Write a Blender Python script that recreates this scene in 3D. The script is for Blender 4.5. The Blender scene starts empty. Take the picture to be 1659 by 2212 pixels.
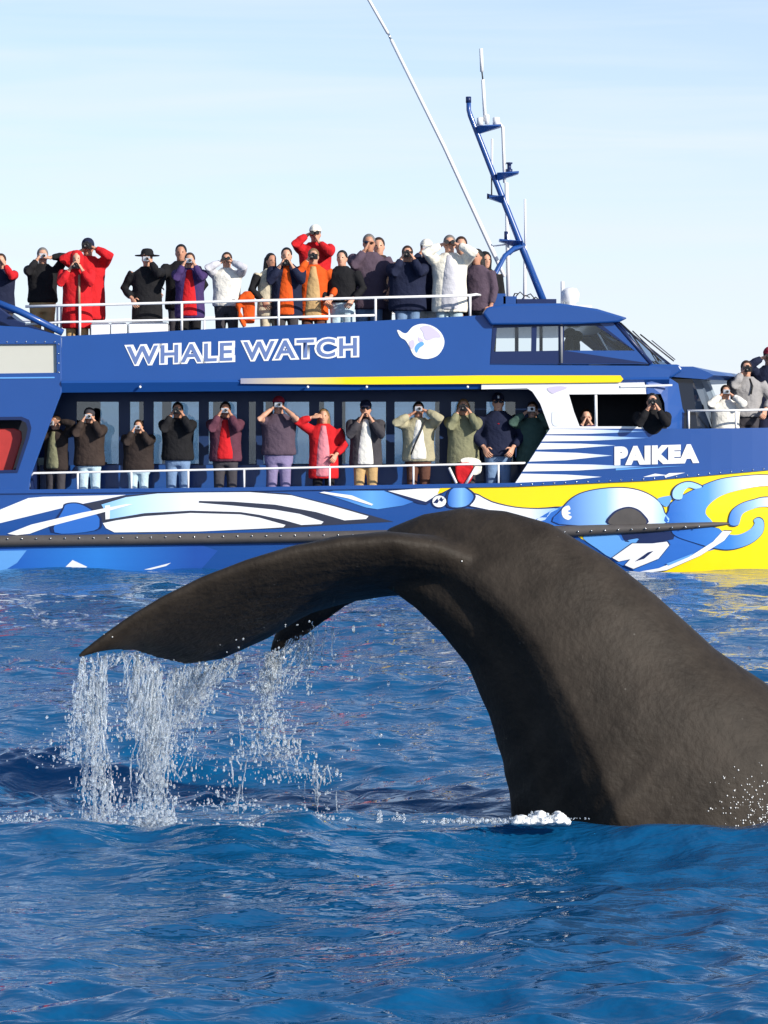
import bpy, bmesh, math, random
import numpy as np
from mathutils import Vector, Matrix
random.seed(7); rng = np.random.default_rng(7)
S = bpy.context.scene
C = S.collection
R = math.radians

# ------------------------------------------------------------------ camera, sky, sun
F = 6750.0      # focal length in plan units
EYE = 1.92      # height of the eye above the sea
cam = bpy.data.objects.new('Camera', bpy.data.cameras.new('Camera')); C.objects.link(cam)
cam.location = (0, 0, EYE); cam.rotation_euler = (R(90), 0, 0)
cd = cam.data; cd.sensor_fit = 'VERTICAL'; cd.sensor_height = 36; cd.sensor_width = 27
cd.lens = F/2212*36; cd.shift_y = -156/2212; cd.clip_start = .5; cd.clip_end = 30000
S.camera = cam
SUN_EL, SUN_AZ = 23, 49     # azimuth to the right of straight behind the viewer
sv = Vector((math.sin(R(SUN_AZ))*math.cos(R(SUN_EL)), -math.cos(R(SUN_AZ))*math.cos(R(SUN_EL)), math.sin(R(SUN_EL))))
W = bpy.data.worlds.new('World'); S.world = W; W.use_nodes = True
nt = W.node_tree; nt.nodes.clear()
wo = nt.nodes.new('ShaderNodeOutputWorld'); bg = nt.nodes.new('ShaderNodeBackground')
sky = nt.nodes.new('ShaderNodeTexSky'); sky.sky_type = 'NISHITA'; sky.sun_disc = False
sky.sun_elevation = R(SUN_EL); sky.sun_rotation = math.atan2(sv.x, sv.y)
sky.air_density = 1.0; sky.dust_density = .2; sky.ozone_density = 2.0; sky.altitude = 0
tc = nt.nodes.new('ShaderNodeTexCoord'); mp = nt.nodes.new('ShaderNodeMapping'); mp.inputs['Scale'].default_value = (3, 3, 45)
no = nt.nodes.new('ShaderNodeTexNoise'); no.inputs['Scale'].default_value = 1.6; no.inputs['Detail'].default_value = 5; no.inputs['Distortion'].default_value = .6
rp = nt.nodes.new('ShaderNodeValToRGB'); rp.color_ramp.elements[0].position = .38; rp.color_ramp.elements[1].position = .75
mx = nt.nodes.new('ShaderNodeMix'); mx.data_type = 'RGBA'
mx.inputs['B'].default_value = (5.75, 6.35, 7.5, 1)          # thin high cloud
mu = nt.nodes.new('ShaderNodeMath'); mu.operation = 'MULTIPLY_ADD'; mu.inputs[1].default_value = .42
L = nt.links.new
L(tc.outputs['Generated'], mp.inputs['Vector']); L(mp.outputs[0], no.inputs['Vector']); L(no.outputs['Fac'], rp.inputs['Fac'])
L(rp.outputs['Color'], mu.inputs[0]); sx_ = nt.nodes.new('ShaderNodeSeparateXYZ'); L(tc.outputs['Generated'], sx_.inputs[0])
hz = nt.nodes.new('ShaderNodeMapRange'); hz.inputs['From Min'].default_value = 0; hz.inputs['From Max'].default_value = .3; hz.inputs['To Min'].default_value = .62; hz.inputs['To Max'].default_value = .0
L(sx_.outputs[2], hz.inputs[0]); L(hz.outputs[0], mu.inputs[2])          # the veil thickens towards the horizon
L(mu.outputs[0], mx.inputs['Factor']); tn = nt.nodes.new('ShaderNodeMix'); tn.data_type = 'RGBA'; tn.blend_type = 'MULTIPLY'; tn.inputs['Factor'].default_value = 1; tn.inputs['B'].default_value = (.93, .97, 1.1, 1)
L(sky.outputs[0], tn.inputs['A']); L(tn.outputs['Result'], mx.inputs['A'])
L(mx.outputs['Result'], bg.inputs['Color']); bg.inputs['Strength'].default_value = .11
L(bg.outputs[0], wo.inputs['Surface'])
sl = bpy.data.lights.new('sun', 'SUN'); sl.energy = 4.6; sl.angle = R(.5); sl.color = (1, .93, .82)
so = bpy.data.objects.new('sun', sl); C.objects.link(so); so.rotation_euler = sv.to_track_quat('Z', 'Y').to_euler()
S.view_settings.view_transform = 'Standard'; S.view_settings.look = 'None'; S.view_settings.gamma = 1
S.view_settings.exposure = .42; S.view_settings.use_curve_mapping = False
S.render.engine = 'CYCLES'; S.cycles.transparent_max_bounces = 32

# ------------------------------------------------------------------ helpers
def P(u, v, y):                     # a point of the drawing plan at distance y
    return Vector(((u-829.5)*y/F, y, EYE-(v-950)*y/F))
def tag(o, label=None, cat=None, group=None, kind=None):
    if label: o['label'] = label
    if cat: o['category'] = cat
    if group: o['group'] = group
    if kind: o['kind'] = kind
    return o
def empty(name, loc=(0, 0, 0), rz=0, parent=None):
    o = bpy.data.objects.new(name, None); C.objects.link(o); o.location = loc; o.rotation_euler = (0, 0, rz); o.empty_display_size = .1
    if parent: o.parent = parent
    return o
MATS = {}
def mat(name, col, rough=.5, spec=.5, noise=0, nscale=8, bump=0, bscale=30, metal=0, coat=0, trans=0, ior=1.45, alpha=1):
    if name in MATS: return MATS[name]
    m = bpy.data.materials.new(name); m.use_nodes = True; MATS[name] = m
    t = m.node_tree; b = t.nodes['Principled BSDF']
    c = (*col, 1)
    b.inputs['Base Color'].default_value = c; b.inputs['Roughness'].default_value = rough
    b.inputs['Specular IOR Level'].default_value = spec; b.inputs['Metallic'].default_value = metal
    b.inputs['Coat Weight'].default_value = coat; b.inputs['Coat Roughness'].default_value = .08
    b.inputs['Transmission Weight'].default_value = trans; b.inputs['IOR'].default_value = ior; b.inputs['Alpha'].default_value = alpha
    if noise or bump:
        co = t.nodes.new('ShaderNodeTexCoord')
    if noise:
        n = t.nodes.new('ShaderNodeTexNoise'); n.inputs['Scale'].default_value = nscale; n.inputs['Detail'].default_value = 4
        r = t.nodes.new('ShaderNodeMix'); r.data_type = 'RGBA'
        r.inputs['A'].default_value = (*[x*(1-noise) for x in col], 1); r.inputs['B'].default_value = (*[min(1, x*(1+noise)) for x in col], 1)
        t.links.new(co.outputs['Object'], n.inputs['Vector']); t.links.new(n.outputs['Fac'], r.inputs['Factor']); t.links.new(r.outputs['Result'], b.inputs['Base Color'])
    if bump:
        n = t.nodes.new('ShaderNodeTexNoise'); n.inputs['Scale'].default_value = bscale; n.inputs['Detail'].default_value = 3
        q = t.nodes.new('ShaderNodeBump'); q.inputs['Strength'].default_value = bump; q.inputs['Distance'].default_value = .02 if bscale > 20 else .06
        t.links.new(co.outputs['Object'], n.inputs['Vector']); t.links.new(n.outputs['Fac'], q.inputs['Height']); t.links.new(q.outputs[0], b.inputs['Normal'])
    return m
def gradmat(name, stops, x0, x1, axis=0):
    """painted airbrush gradient along the hull (object coordinates = metres)"""
    m = bpy.data.materials.new(name); m.use_nodes = True
    t = m.node_tree; b = t.nodes['Principled BSDF']; b.inputs['Roughness'].default_value = .28
    co = t.nodes.new('ShaderNodeTexCoord'); sp = t.nodes.new('ShaderNodeSeparateXYZ'); mr = t.nodes.new('ShaderNodeMapRange')
    mr.inputs['From Min'].default_value = x0; mr.inputs['From Max'].default_value = x1
    cr = t.nodes.new('ShaderNodeValToRGB'); e = cr.color_ramp.elements
    e[0].position = stops[0][0]; e[0].color = (*stops[0][1], 1); e[1].position = stops[-1][0]; e[1].color = (*stops[-1][1], 1)
    for p, c in stops[1:-1]:
        k = e.new(p); k.color = (*c, 1)
    t.links.new(co.outputs['Object'], sp.inputs[0]); t.links.new(sp.outputs[axis], mr.inputs[0]); t.links.new(mr.outputs[0], cr.inputs[0]); t.links.new(cr.outputs[0], b.inputs['Base Color'])
    return m
def glassmat(name, tint, refl=.5):
    m = bpy.data.materials.new(name); m.use_nodes = True; t = m.node_tree; t.nodes.clear()
    o = t.nodes.new('ShaderNodeOutputMaterial'); tr = t.nodes.new('ShaderNodeBsdfTransparent'); tr.inputs[0].default_value = (*tint, 1)
    g = t.nodes.new('ShaderNodeBsdfGlossy'); g.inputs['Roughness'].default_value = .03; f = t.nodes.new('ShaderNodeFresnel'); f.inputs[0].default_value = 1.5
    a = t.nodes.new('ShaderNodeMath'); a.operation = 'MULTIPLY_ADD'; a.inputs[1].default_value = 1; a.inputs[2].default_value = refl
    x = t.nodes.new('ShaderNodeMixShader')
    t.links.new(f.outputs[0], a.inputs[0]); t.links.new(a.outputs[0], x.inputs[0]); t.links.new(tr.outputs[0], x.inputs[1]); t.links.new(g.outputs[0], x.inputs[2]); t.links.new(x.outputs[0], o.inputs[0])
    MATS[name] = m
    return m

def link(name, me, m, parent=None, smooth=False):
    o = bpy.data.objects.new(name, me); C.objects.link(o)
    for q in (m if isinstance(m, (list, tuple)) else [m]): me.materials.append(q)
    if smooth: me.shade_smooth()
    if parent: o.parent = parent
    return o
class MB:
    def __init__(s): s.v = []; s.f = []
    def add(s, vs, fs):
        n = len(s.v); s.v += [tuple(p) for p in vs]; s.f += [tuple(i+n for i in f) for f in fs]
    def box(s, a, b):
        x0, y0, z0 = a; x1, y1, z1 = b
        s.add([(x0,y0,z0),(x1,y0,z0),(x1,y1,z0),(x0,y1,z0),(x0,y0,z1),(x1,y0,z1),(x1,y1,z1),(x0,y1,z1)],
              [(0,3,2,1),(4,5,6,7),(0,1,5,4),(1,2,6,5),(2,3,7,6),(3,0,4,7)])
    def loft(s, rings, n=12, cap=True, flat=None):
        """rings: (centre, axis a, axis b)"""
        vs = []
        for c, a, b in rings:
            c = Vector(c); a = Vector(a); b = Vector(b)
            for i in range(n):
                th = 2*math.pi*i/n
                vs.append(c+a*math.cos(th)+b*math.sin(th))
        fs = []
        for k in range(len(rings)-1):
            for i in range(n):
                j = (i+1) % n
                fs.append((k*n+i, k*n+j, (k+1)*n+j, (k+1)*n+i))
        if cap:
            fs.append(tuple(reversed(range(n)))); fs.append(tuple((len(rings)-1)*n+i for i in range(n)))
        s.add(vs, fs)
    def tube(s, pts, r, n=8):
        pts = [Vector(p) for p in pts]
        if not isinstance(r, (list, tuple)): r = [r]*len(pts)
        rings = []; up = None
        for i, p in enumerate(pts):
            d = (pts[min(i+1, len(pts)-1)]-pts[max(i-1, 0)]).normalized()
            if up is None:
                up = Vector((0, 0, 1)) if abs(d.z) < .9 else Vector((0, 1, 0))
            a = d.cross(up)
            if a.length < 1e-4: a = d.cross(Vector((1, 0, .1)))
            a.normalize(); b = d.cross(a).normalized(); up = -b if False else up
            rings.append((p, a*r[i], b*r[i]))
        s.loft(rings, n)
    def ball(s, c, r, n=10, m=6):
        r = r if isinstance(r, (list, tuple)) else (r, r, r); c = Vector(c)
        rings = []
        for k in range(m+1):
            ph = -math.pi/2+math.pi*(k+.0)/m
            q = max(math.cos(ph), .03)
            rings.append((c+Vector((0, 0, r[2]*math.sin(ph))), (r[0]*q, 0, 0), (0, r[1]*q, 0)))
        s.loft(rings, n)
    def mesh(s, name='m'):
        me = bpy.data.meshes.new(name); me.from_pydata(s.v, [], s.f); me.update(); return me
    def build(s, name, m, parent=None, smooth=False, fix=True):
        me = s.mesh(name)
        if fix:
            bm = bmesh.new(); bm.from_mesh(me); bmesh.ops.recalc_face_normals(bm, faces=bm.faces); bm.to_mesh(me); bm.free()
        return link(name, me, m, parent, smooth)
def remesh(me, vox, it=3, fac=.5):
    o = bpy.data.objects.new('tmp', me); C.objects.link(o)
    q = o.modifiers.new('r', 'REMESH'); q.mode = 'VOXEL'; q.voxel_size = vox
    if it:
        w = o.modifiers.new('s', 'SMOOTH'); w.iterations = it; w.factor = fac
    dg = bpy.context.evaluated_depsgraph_get(); out = bpy.data.meshes.new_from_object(o.evaluated_get(dg))
    bpy.data.objects.remove(o); bpy.data.meshes.remove(me)
    return out

# ================================================================== THE SEA
WX, WY = 0.55, 16.0
comps = []
for i in range(110):
    lam = .15*(30**(i/109.0)); th = math.pi/2+rng.normal(0, .95 if lam < .9 else .55)
    st = .0082 if lam < .5 else (.0048 if lam < 1.1 else .0024)
    comps.append((lam, th, rng.uniform(0, 6.283), st*lam*rng.uniform(.4, 1.6)))
comps += [(7.5, 1.9, 1.0, .022), (11, 1.3, 2.2, .035), (5.2, 1.1, .4, .016)]
def seah(x, y, sp):
    h = np.zeros_like(x); dx = np.zeros_like(x); dy = np.zeros_like(x)
    gust = .78+.3*np.sin(x*.9+.6*np.sin(y*.35))*np.sin(y*.55+1.3)+.18*np.sin(x*.31+y*.8)     # cat's-paws
    for lam, th, ph, a in comps:
        k = 2*math.pi/lam
        w = a*np.clip((lam/np.maximum(sp, 1e-6)-2.5)/2.5, 0, 1)
        if lam < 1.2: w = w*gust
        arg = k*(x*math.cos(th)+y*math.sin(th))+ph
        h += w*np.sin(arg); c = w*np.cos(arg)*.85
        dx += c*math.cos(th); dy += c*math.sin(th)
    # swell crest in front of the tail and rings of displaced water where the drips land
    h *= 1-.35*np.exp(-((y-15.6)/1.2)**2)
    cr = 14.95+.16*np.sin(x*1.1+.5)+.07*np.sin(x*3.1)
    h += (.066+.05*np.clip(x/.8, 0, 1)+.035*np.exp(-((x+1.55)/.2)**2)-.02*np.exp(-((x+1.1)/.16)**2)+.008*np.sin(x*6.3))*np.exp(-((y-cr)/.27)**2)
    h -= .07*np.exp(-((y-cr+.95)/.5)**2)
    h += .085*np.exp(-((x+.45)/.22)**2-((y-15.55)/.3)**2)
    h += .05*np.exp(-((x+1.28)/.16)**2-((y-15.5)/.3)**2)
    return h, dx, dy
def build_sea():
    fine = np.linspace(-R(10.5), R(10.5), 640); coarse = np.linspace(R(10.5), 2*math.pi-R(10.5), 60)[1:-1]
    ang = np.concatenate([fine, coarse]); nA = len(ang)
    v = np.linspace(2330, 1215, 760)                         # rows evenly seen from the eye
    near = EYE*F/(v-950)
    rad = np.concatenate([np.geomspace(.4, near[0]*.985, 26), near, np.geomspace(near[-1]*1.01, 12000, 150)])
    nR = len(rad)
    A, Rr = np.meshgrid(ang, rad)
    X = Rr*np.sin(A); Y = Rr*np.cos(A)
    sp = np.gradient(rad)[:, None]*np.ones_like(A)
    spx = Rr*(R(21)/640); isf = np.abs(A) <= R(10.6)
    sp = np.where(isf, np.maximum(sp, spx), Rr*.1)
    Z, dX, dY = seah(X, Y, sp); X = X+dX; Y = Y+dY
    co = np.stack([X, Y, Z], -1).reshape(-1, 3)
    i = np.arange(nR-1)[:, None]; j = np.arange(nA)[None, :]; j2 = (j+1) % nA
    q = np.stack([i*nA+j, i*nA+j2, (i+1)*nA+j2, (i+1)*nA+j], -1).reshape(-1, 4)
    me = bpy.data.meshes.new('sea'); me.vertices.add(len(co)); me.vertices.foreach_set('co', co.ravel())
    me.loops.add(q.size); me.loops.foreach_set('vertex_index', q.ravel().astype(np.int32))
    me.polygons.add(len(q)); me.polygons.foreach_set('loop_start', np.arange(0, q.size, 4, dtype=np.int32))
    me.update(calc_edges=True); me.validate()
    if me.polygons[0].normal.z < 0: me.flip_normals()
    m = bpy.data.materials.new('sea_water'); m.use_nodes = True; t = m.node_tree; b = t.nodes['Principled BSDF']
    b.inputs['Base Color'].default_value = (.003, .074, .19, 1); b.inputs['Roughness'].default_value = .035; b.inputs['IOR'].default_value = 1.33; b.inputs['Specular Tint'].default_value = (.56, .84, 1, 1)
    co_ = t.nodes.new('ShaderNodeTexCoord'); mp_ = t.nodes.new('ShaderNodeMapping'); mp_.inputs['Scale'].default_value = (.7, 1.2, 1)
    n1 = t.nodes.new('ShaderNodeTexNoise'); n1.inputs['Scale'].default_value = 6; n1.inputs['Detail'].default_value = 3; n1.inputs['Roughness'].default_value = .5; n1.inputs['Distortion'].default_value = .2
    n2 = t.nodes.new('ShaderNodeTexNoise'); n2.inputs['Scale'].default_value = 1.1; n2.inputs['Detail'].default_value = 3
    ad = t.nodes.new('ShaderNodeMath'); ad.operation = 'MULTIPLY_ADD'; ad.inputs[1].default_value = 1.2
    bp = t.nodes.new('ShaderNodeBump'); bp.inputs['Strength'].default_value = 1; bp.inputs['Distance'].default_value = .038
    l = t.links.new
    l(co_.outputs['Object'], mp_.inputs[0]); l(mp_.outputs[0], n1.inputs['Vector']); l(mp_.outputs[0], n2.inputs['Vector'])
    l(n2.outputs['Fac'], ad.inputs[0]); l(n1.outputs['Fac'], ad.inputs[2]); l(ad.outputs[0], bp.inputs['Height']); l(bp.outputs[0], b.inputs['Normal'])
    o = link('sea', me, m, None, True); tag(o, 'choppy deep blue sea', 'sea', kind='structure')
    return o
build_sea()

# ================================================================== THE BOAT
YB = 45.0
def xp(u): return (u-829.5)*YB/F
def zp(v): return EYE-(v-950)*YB/F
def ybow(x, z=0):                   # the side draws in towards the bow
    return .055*max(0, x-3.55)**2
def yhull(x, z):
    fl = .10*max(0, (.95-z))**2 if z > 0 else .10*.9+.25*(-z)
    return ybow(x)+fl
BLUE = mat('boat_blue_paint', (.012, .066, .265), .32, .5, noise=.1, nscale=.9, coat=.3)
NAVY = mat('boat_navy_trim', (.008, .02, .085), .4)
WHITE = mat('boat_white_paint', (.78, .79, .8), .3, coat=.3)
YELL = mat('boat_yellow_paint', (.92, .66, .004), .32, coat=.3, noise=.06, nscale=1.5)
BLACK = mat('black_rubber', (.02, .02, .021), .55, noise=.4, nscale=5)
STRAKE = mat('rubbing_rubber', (.075, .068, .066), .6, noise=.25, nscale=6)
RAILW = mat('white_rail_paint', (.8, .8, .8), .35)
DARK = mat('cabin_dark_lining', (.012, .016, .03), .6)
DECK = mat('deck_grey', (.16, .19, .22), .8, noise=.2)
BLIND = mat('window_blind_fabric', (.52, .52, .46), .8, noise=.05, nscale=3)
REDP = mat('red_painted_panel', (.42, .035, .03), .5, noise=.2, nscale=6)
SKYB = mat('sky_blue_paint', (.12, .34, .72), .3)
MIDB = mat('mid_blue_paint', (.03, .14, .5), .3)
GREYL = mat('letter_slate_paint', (.11, .17, .37), .35)
GREYW = mat('emblem_grey_paint', (.55, .5, .66), .35)
SILV = mat('stainless_steel', (.6, .6, .6), .25, metal=1)
GL_CAB = glassmat('tinted_cabin_glass', (.6, .7, .78), .06)
GL_PIL = glassmat('pilothouse_glass', (.93, .96, .97), .0)
GL_DK = mat('dark_glass', (.006, .012, .028), .06, .6)

boat = empty('whale_watch_boat', (0, YB+3, 0))
tag(boat, 'blue and yellow two-deck whale watching catamaran carrying a crowd of passengers', 'boat')
BI = Matrix.Translation(-boat.location)
def bpart(o, parent=None):          # parent in place (world coordinates kept)
    o.parent = parent or boat
    o.matrix_parent_inverse = Matrix() if parent else BI.copy()      # a part's own world frame is the identity
    return o
def inside(x, z, poly):
    c = False
    for (x0, z0), (x1, z1) in zip(poly, poly[1:]+poly[:1]):
        if (z0 > z) != (z1 > z) and x < (x1-x0)*(z-z0)/(z1-z0)+x0: c = not c
    return c
def plate(name, outer, holes, y0, th, m, parent=None, curve=False, hullfit=False, lean=None, world=False, bev=0):
    """a plate cut from an outline in the plan, with holes, between depths y0 and y0+th"""
    bm = bmesh.new(); k = y0/YB if not world else 1
    def loop(pts):
        vs = [bm.verts.new((xp(u)*k, 0, EYE+(zp(v)-EYE)*k)) for u, v in pts]
        return [bm.edges.new((vs[i], vs[(i+1) % len(vs)])) for i in range(len(vs))]
    if holes:
        loop(outer)
        for h in holes: loop(h)
        bmesh.ops.triangle_fill(bm, use_beauty=True, edges=bm.edges[:])
        hp = [[(xp(u)*k, EYE+(zp(v)-EYE)*k) for u, v in h] for h in holes]
        bad = [f for f in bm.faces if any(inside(f.calc_center_median().x, f.calc_center_median().z, h) for h in hp)]
        if bad: bmesh.ops.delete(bm, geom=bad, context='FACES_ONLY')
    else:
        f = bm.faces.new([bm.verts.new((xp(u)*k, 0, EYE+(zp(v)-EYE)*k)) for u, v in outer])
        f.normal_update(); bmesh.ops.triangulate(bm, faces=[f], quad_method='BEAUTY', ngon_method='BEAUTY')
    if curve or hullfit:
        xs = [v.co.x for v in bm.verts]; zs = [v.co.z for v in bm.verts]
        x = max(min(xs), 3.5)+.02
        while x < max(xs):
            bmesh.ops.bisect_plane(bm, geom=bm.verts[:]+bm.edges[:]+bm.faces[:], plane_co=(x, 0, 0), plane_no=(1, 0, 0)); x += .3
        if hullfit:
            z = min(zs)+.06
            while z < max(zs):
                bmesh.ops.bisect_plane(bm, geom=bm.verts[:]+bm.edges[:]+bm.faces[:], plane_co=(0, 0, z), plane_no=(0, 0, 1)); z += .12
    fs = bm.faces[:]
    if th:
        bnd = [e for e in bm.edges if len(e.link_faces) == 1]
        d = bmesh.ops.duplicate(bm, geom=bm.verts[:]+bm.edges[:]+fs); vm = d['vert_map']
        back = [g for g in d['geom'] if isinstance(g, bmesh.types.BMVert)]
        for v in back: v.co.y += th
        for e in bnd:
            a, b = e.verts; bm.faces.new((a, b, vm[b], vm[a]))
    for v in bm.verts:
        yy = v.co.y+y0
        if hullfit: yy += yhull(v.co.x, v.co.z)
        elif curve: yy += ybow(v.co.x)
        if lean: yy += lean(v.co.z)
        v.co.y = yy
    bmesh.ops.recalc_face_normals(bm, faces=bm.faces)
    if not th:
        for f in bm.faces:
            if f.normal.y > 0: f.normal_flip()
    me = bpy.data.meshes.new(name); bm.to_mesh(me); bm.free()
    o = link(name, me, m)
    if bev:
        q = o.modifiers.new('b', 'BEVEL'); q.width = bev; q.segments = 2; q.limit_method = 'ANGLE'
    return bpart(o, parent)
def prism(name, outline, y0, y1, m, parent=None, bev=.015):
    return plate(name, outline, [], y0, y1-y0, m, parent, world=True, bev=bev)
def btube(name, pts, r, m, parent=None, n=8):
    b = MB(); b.tube(pts, r, n); return bpart(b.build(name, m, None, True), parent)
def bbox(name, a, b, m, parent=None, bev=.01):
    q = MB(); q.box(a, b); o = q.build(name, m)
    if bev:
        w = o.modifiers.new('b', 'BEVEL'); w.width = bev; w.segments = 2
    return bpart(o, parent)
FARY = YB+6.0

# --- hulls
SHEER = [(-900, 1068), (0, 1061), (500, 1056), (1110, 1046), (1400, 1033), (1659, 1011), (1900, 986), (2300, 940)]
def sheer(u):
    for (a, b), (c, d) in zip(SHEER, SHEER[1:]):
        if u <= c: return b+(d-b)*(u-a)/(c-a)
    return SHEER[-1][1]
def hull(name, y0, sgn):
    us = [-900, -600, -300, 0, 300, 600, 900, 1110, 1250, 1350, 1400, 1450, 1500, 1550, 1600, 1659, 1720, 1800, 1900, 2000, 2100, 2200, 2300]
    nz = 14; vs = []; fs = []
    for u in us:
        x = xp(u); zt = zp(sheer(u))
        for j in range(nz):
            z = zt+(-.55-zt)*j/(nz-1)
            vs.append((x, y0+sgn*yhull(x, z), z))
        for j in range(nz):
            z = zt+(-.55-zt)*(nz-1-j)/(nz-1)
            vs.append((x, y0+sgn*max(yhull(x, z)+.1, 2.0-.3*yhull(x, z)), z))
    n = 2*nz
    for i in range(len(us)-1):
        for j in range(n):
            k = (j+1) % n; fs.append((i*n+j, i*n+k, (i+1)*n+k, (i+1)*n+j))
    fs += [tuple(range(n)), tuple((len(us)-1)*n+i for i in range(n))]
    b = MB(); b.add(vs, fs); o = b.build(name, BLUE)
    return bpart(o)
hull_n = hull('hull', YB, 1); hull_f = hull('hull', FARY, -1)
HD = YB-.005
def art(outline, m, lvl=0, name='painted_motif', par=None):
    return plate(name, outline, [], HD-.004*lvl, 0, m, par or hull_n, hullfit=True, world=True)
def smoothpoly(pts, n=4):           # Catmull-Rom through a closed outline
    out = []; N = len(pts)
    for i in range(N):
        p0, p1, p2, p3 = (Vector(pts[(i+k-1) % N]) for k in range(4))
        for s in range(n):
            t = s/n
            out.append(tuple(.5*((2*p1)+(p2-p0)*t+(2*p0-5*p1+4*p2-p3)*t*t+(3*p1-p0-3*p2+p3)*t**3)))
    return out
W_B = (.78, .8, .83); B_1 = (.02, .12, .48); B_2 = (.15, .42, .8)
g_big = gradmat('airbrushed_band', [(0, B_2), (.35, (.45, .68, .92)), (1, W_B)], xp(205), xp(430))
g_eye = gradmat('airbrushed_eye', [(0, B_1), (.45, (.3, .55, .88)), (.6, W_B), (.85, W_B), (1, (.35, .6, .9))], xp(1205), xp(1436))
g_koru = gradmat('airbrushed_koru', [(0, B_1), (.45, (.09, .3, .7)), (.75, (.5, .68, .9)), (1, W_B)], xp(1440), xp(1640))
g_koru2 = gradmat('airbrushed_inner_koru', [(0, (.05, .2, .6)), (.5, (.3, .5, .82)), (1, W_B)], xp(1577), xp(1680))
g_neck = gradmat('airbrushed_neck', [(0, W_B), (.5, W_B), (1, (.12, .4, .78))], xp(1060), xp(1215))
g_arch = gradmat('airbrushed_arch', [(0, B_1), (.5, (.2, .45, .82)), (1, B_1)], xp(968), xp(1025))
g_sea = gradmat('airbrushed_wave', [(0, (.02, .1, .42)), (.5, (.03, .2, .62)), (1, (.02, .08, .35))], xp(0), xp(420))
# aft half
art([(-300, 1150), (0, 1101), (61, 1076), (93, 1073), (272, 1069), (200, 1084), (136, 1097), (0, 1130), (-300, 1190)], WHITE)
art([(136, 1098), (200, 1085), (272, 1070), (340, 1064), (430, 1062), (540, 1061), (620, 1066), (719, 1090), (850, 1127), (700, 1135), (600, 1142), (430, 1148), (300, 1151), (220, 1128)], mat('motif_shadow_paint', (.03, .035, .06), .35), 0)
art([(219, 1090), (272, 1074), (340, 1066), (430, 1063.5), (540, 1063), (630, 1070), (719, 1093), (796, 1115), (791, 1121), (744, 1124), (683, 1106), (594, 1090), (501, 1083.5), (430, 1082), (429, 1086), (501, 1092), (594, 1101), (647, 1110), (699, 1127), (694, 1132), (651, 1134), (612, 1123), (560, 1112), (519, 1106), (412, 1103), (312, 1108.5), (238, 1121)], g_big, 1)
art([(222, 1130), (251, 1124), (312, 1115), (412, 1108), (519, 1111), (560, 1118), (617, 1134), (612, 1139), (560, 1142), (430, 1148), (247, 1150), (229, 1141)], WHITE, 1)
art(smoothpoly([(134, 1100), (140, 1088), (165, 1085), (190, 1093), (213, 1110), (220, 1126), (208, 1146), (110, 1150)]), NAVY, 1)
art(smoothpoly([(137, 1101), (143, 1090), (165, 1087.5), (188, 1096), (209, 1112), (215, 1126), (203, 1146), (118, 1150)]), MIDB, 2)
art([(16, 1153), (68, 1133), (179, 1107), (272, 1089), (288, 1089), (222, 1107), (107, 1137), (64, 1153), (36, 1156)], WHITE, 3)
art([(227, 1092), (238, 1091), (237, 1121), (228, 1122)], WHITE, 2)
art([(700, 1062), (760, 1070), (806, 1089), (803, 1092), (750, 1076), (690, 1064)], WHITE, 3)
g_mid = gradmat('airbrushed_crest', [(0, B_1), (.5, (.12, .36, .75)), (1, B_1)], xp(700), xp(905))
art([(720, 1060), (830, 1060), (905, 1080), (870, 1092), (815, 1100), (790, 1096), (700, 1066)], g_mid, 1)
art([(830, 1060), (955, 1050), (982, 1049), (922, 1090), (905, 1088)], NAVY, 2)
art([(838, 1060.5), (948, 1052.5), (972, 1052), (920, 1084)], WHITE, 3)
art([(952, 1052.3), (980, 1051), (955, 1064), (945, 1067)], YELL, 4)
art([(122, 1243), (156, 1210), (188, 1225), (158, 1237)], WHITE, 1)
art([(-60, 1191), (57, 1189), (36, 1216), (0, 1238), (-60, 1250)], SKYB, 1)
art([(310, 1231), (369, 1216), (358, 1223), (325, 1231)], WHITE, 1)
art([(-300, 1180), (420, 1172), (470, 1190), (420, 1245), (-300, 1250)], g_sea, 0)
# forward half: yellow field and the carved figures
art([(985, 1054.5), (1110, 1050), (1400, 1037), (1659, 1015), (1900, 990), (2296, 945), (2296, 1280), (1380, 1280), (1380, 1236), (1250, 1160), (1160, 1128), (1060, 1090)], YELL, 0)
art(smoothpoly([(1000, 1088), (1022, 1064), (1062, 1082), (1112, 1094), (1162, 1097), (1214, 1094), (1196, 1108), (1166, 1130), (1065, 1107)], 3), NAVY, 1)
art(smoothpoly([(1005, 1088), (1023, 1067), (1062, 1085), (1112, 1096.5), (1162, 1099.5), (1206, 1098), (1190, 1107), (1162, 1127), (1065, 1103)], 3), g_neck, 2)
art(smoothpoly([(966, 1095), (967, 1062), (991, 1047), (1014, 1056), (1028, 1073), (1009, 1095)]), NAVY, 3)
art(smoothpoly([(970, 1093), (971, 1063), (991, 1050), (1012, 1059), (1023, 1074), (1006, 1093)]), g_arch, 4)
def disc(cu, cv, ru, rv, n=20): return [(cu+ru*math.cos(6.2832*i/n), cv+rv*math.sin(6.2832*i/n)) for i in range(n)]
art(disc(949, 1083, 17, 14.5), NAVY, 3); art(disc(949, 1083, 15, 12.5), WHITE, 4)
art([(936, 1086), (945, 1076), (947, 1082), (953, 1073), (957, 1079), (962, 1073), (955, 1084), (949, 1080), (945, 1087)], NAVY, 5)
eye = [(1208, 1132), (1215, 1099), (1244, 1071), (1287, 1058), (1344, 1054), (1387, 1062), (1420, 1081), (1434, 1106), (1428, 1132)]
art(smoothpoly([(1140, 1140), (1170, 1115), (1205, 1097), (1240, 1090), (1260, 1140)]), MIDB, 2)
art(smoothpoly([((u-1321)*1.025+1321, (v-1100)*1.05+1100) for u, v in eye]), NAVY, 3)
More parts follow.
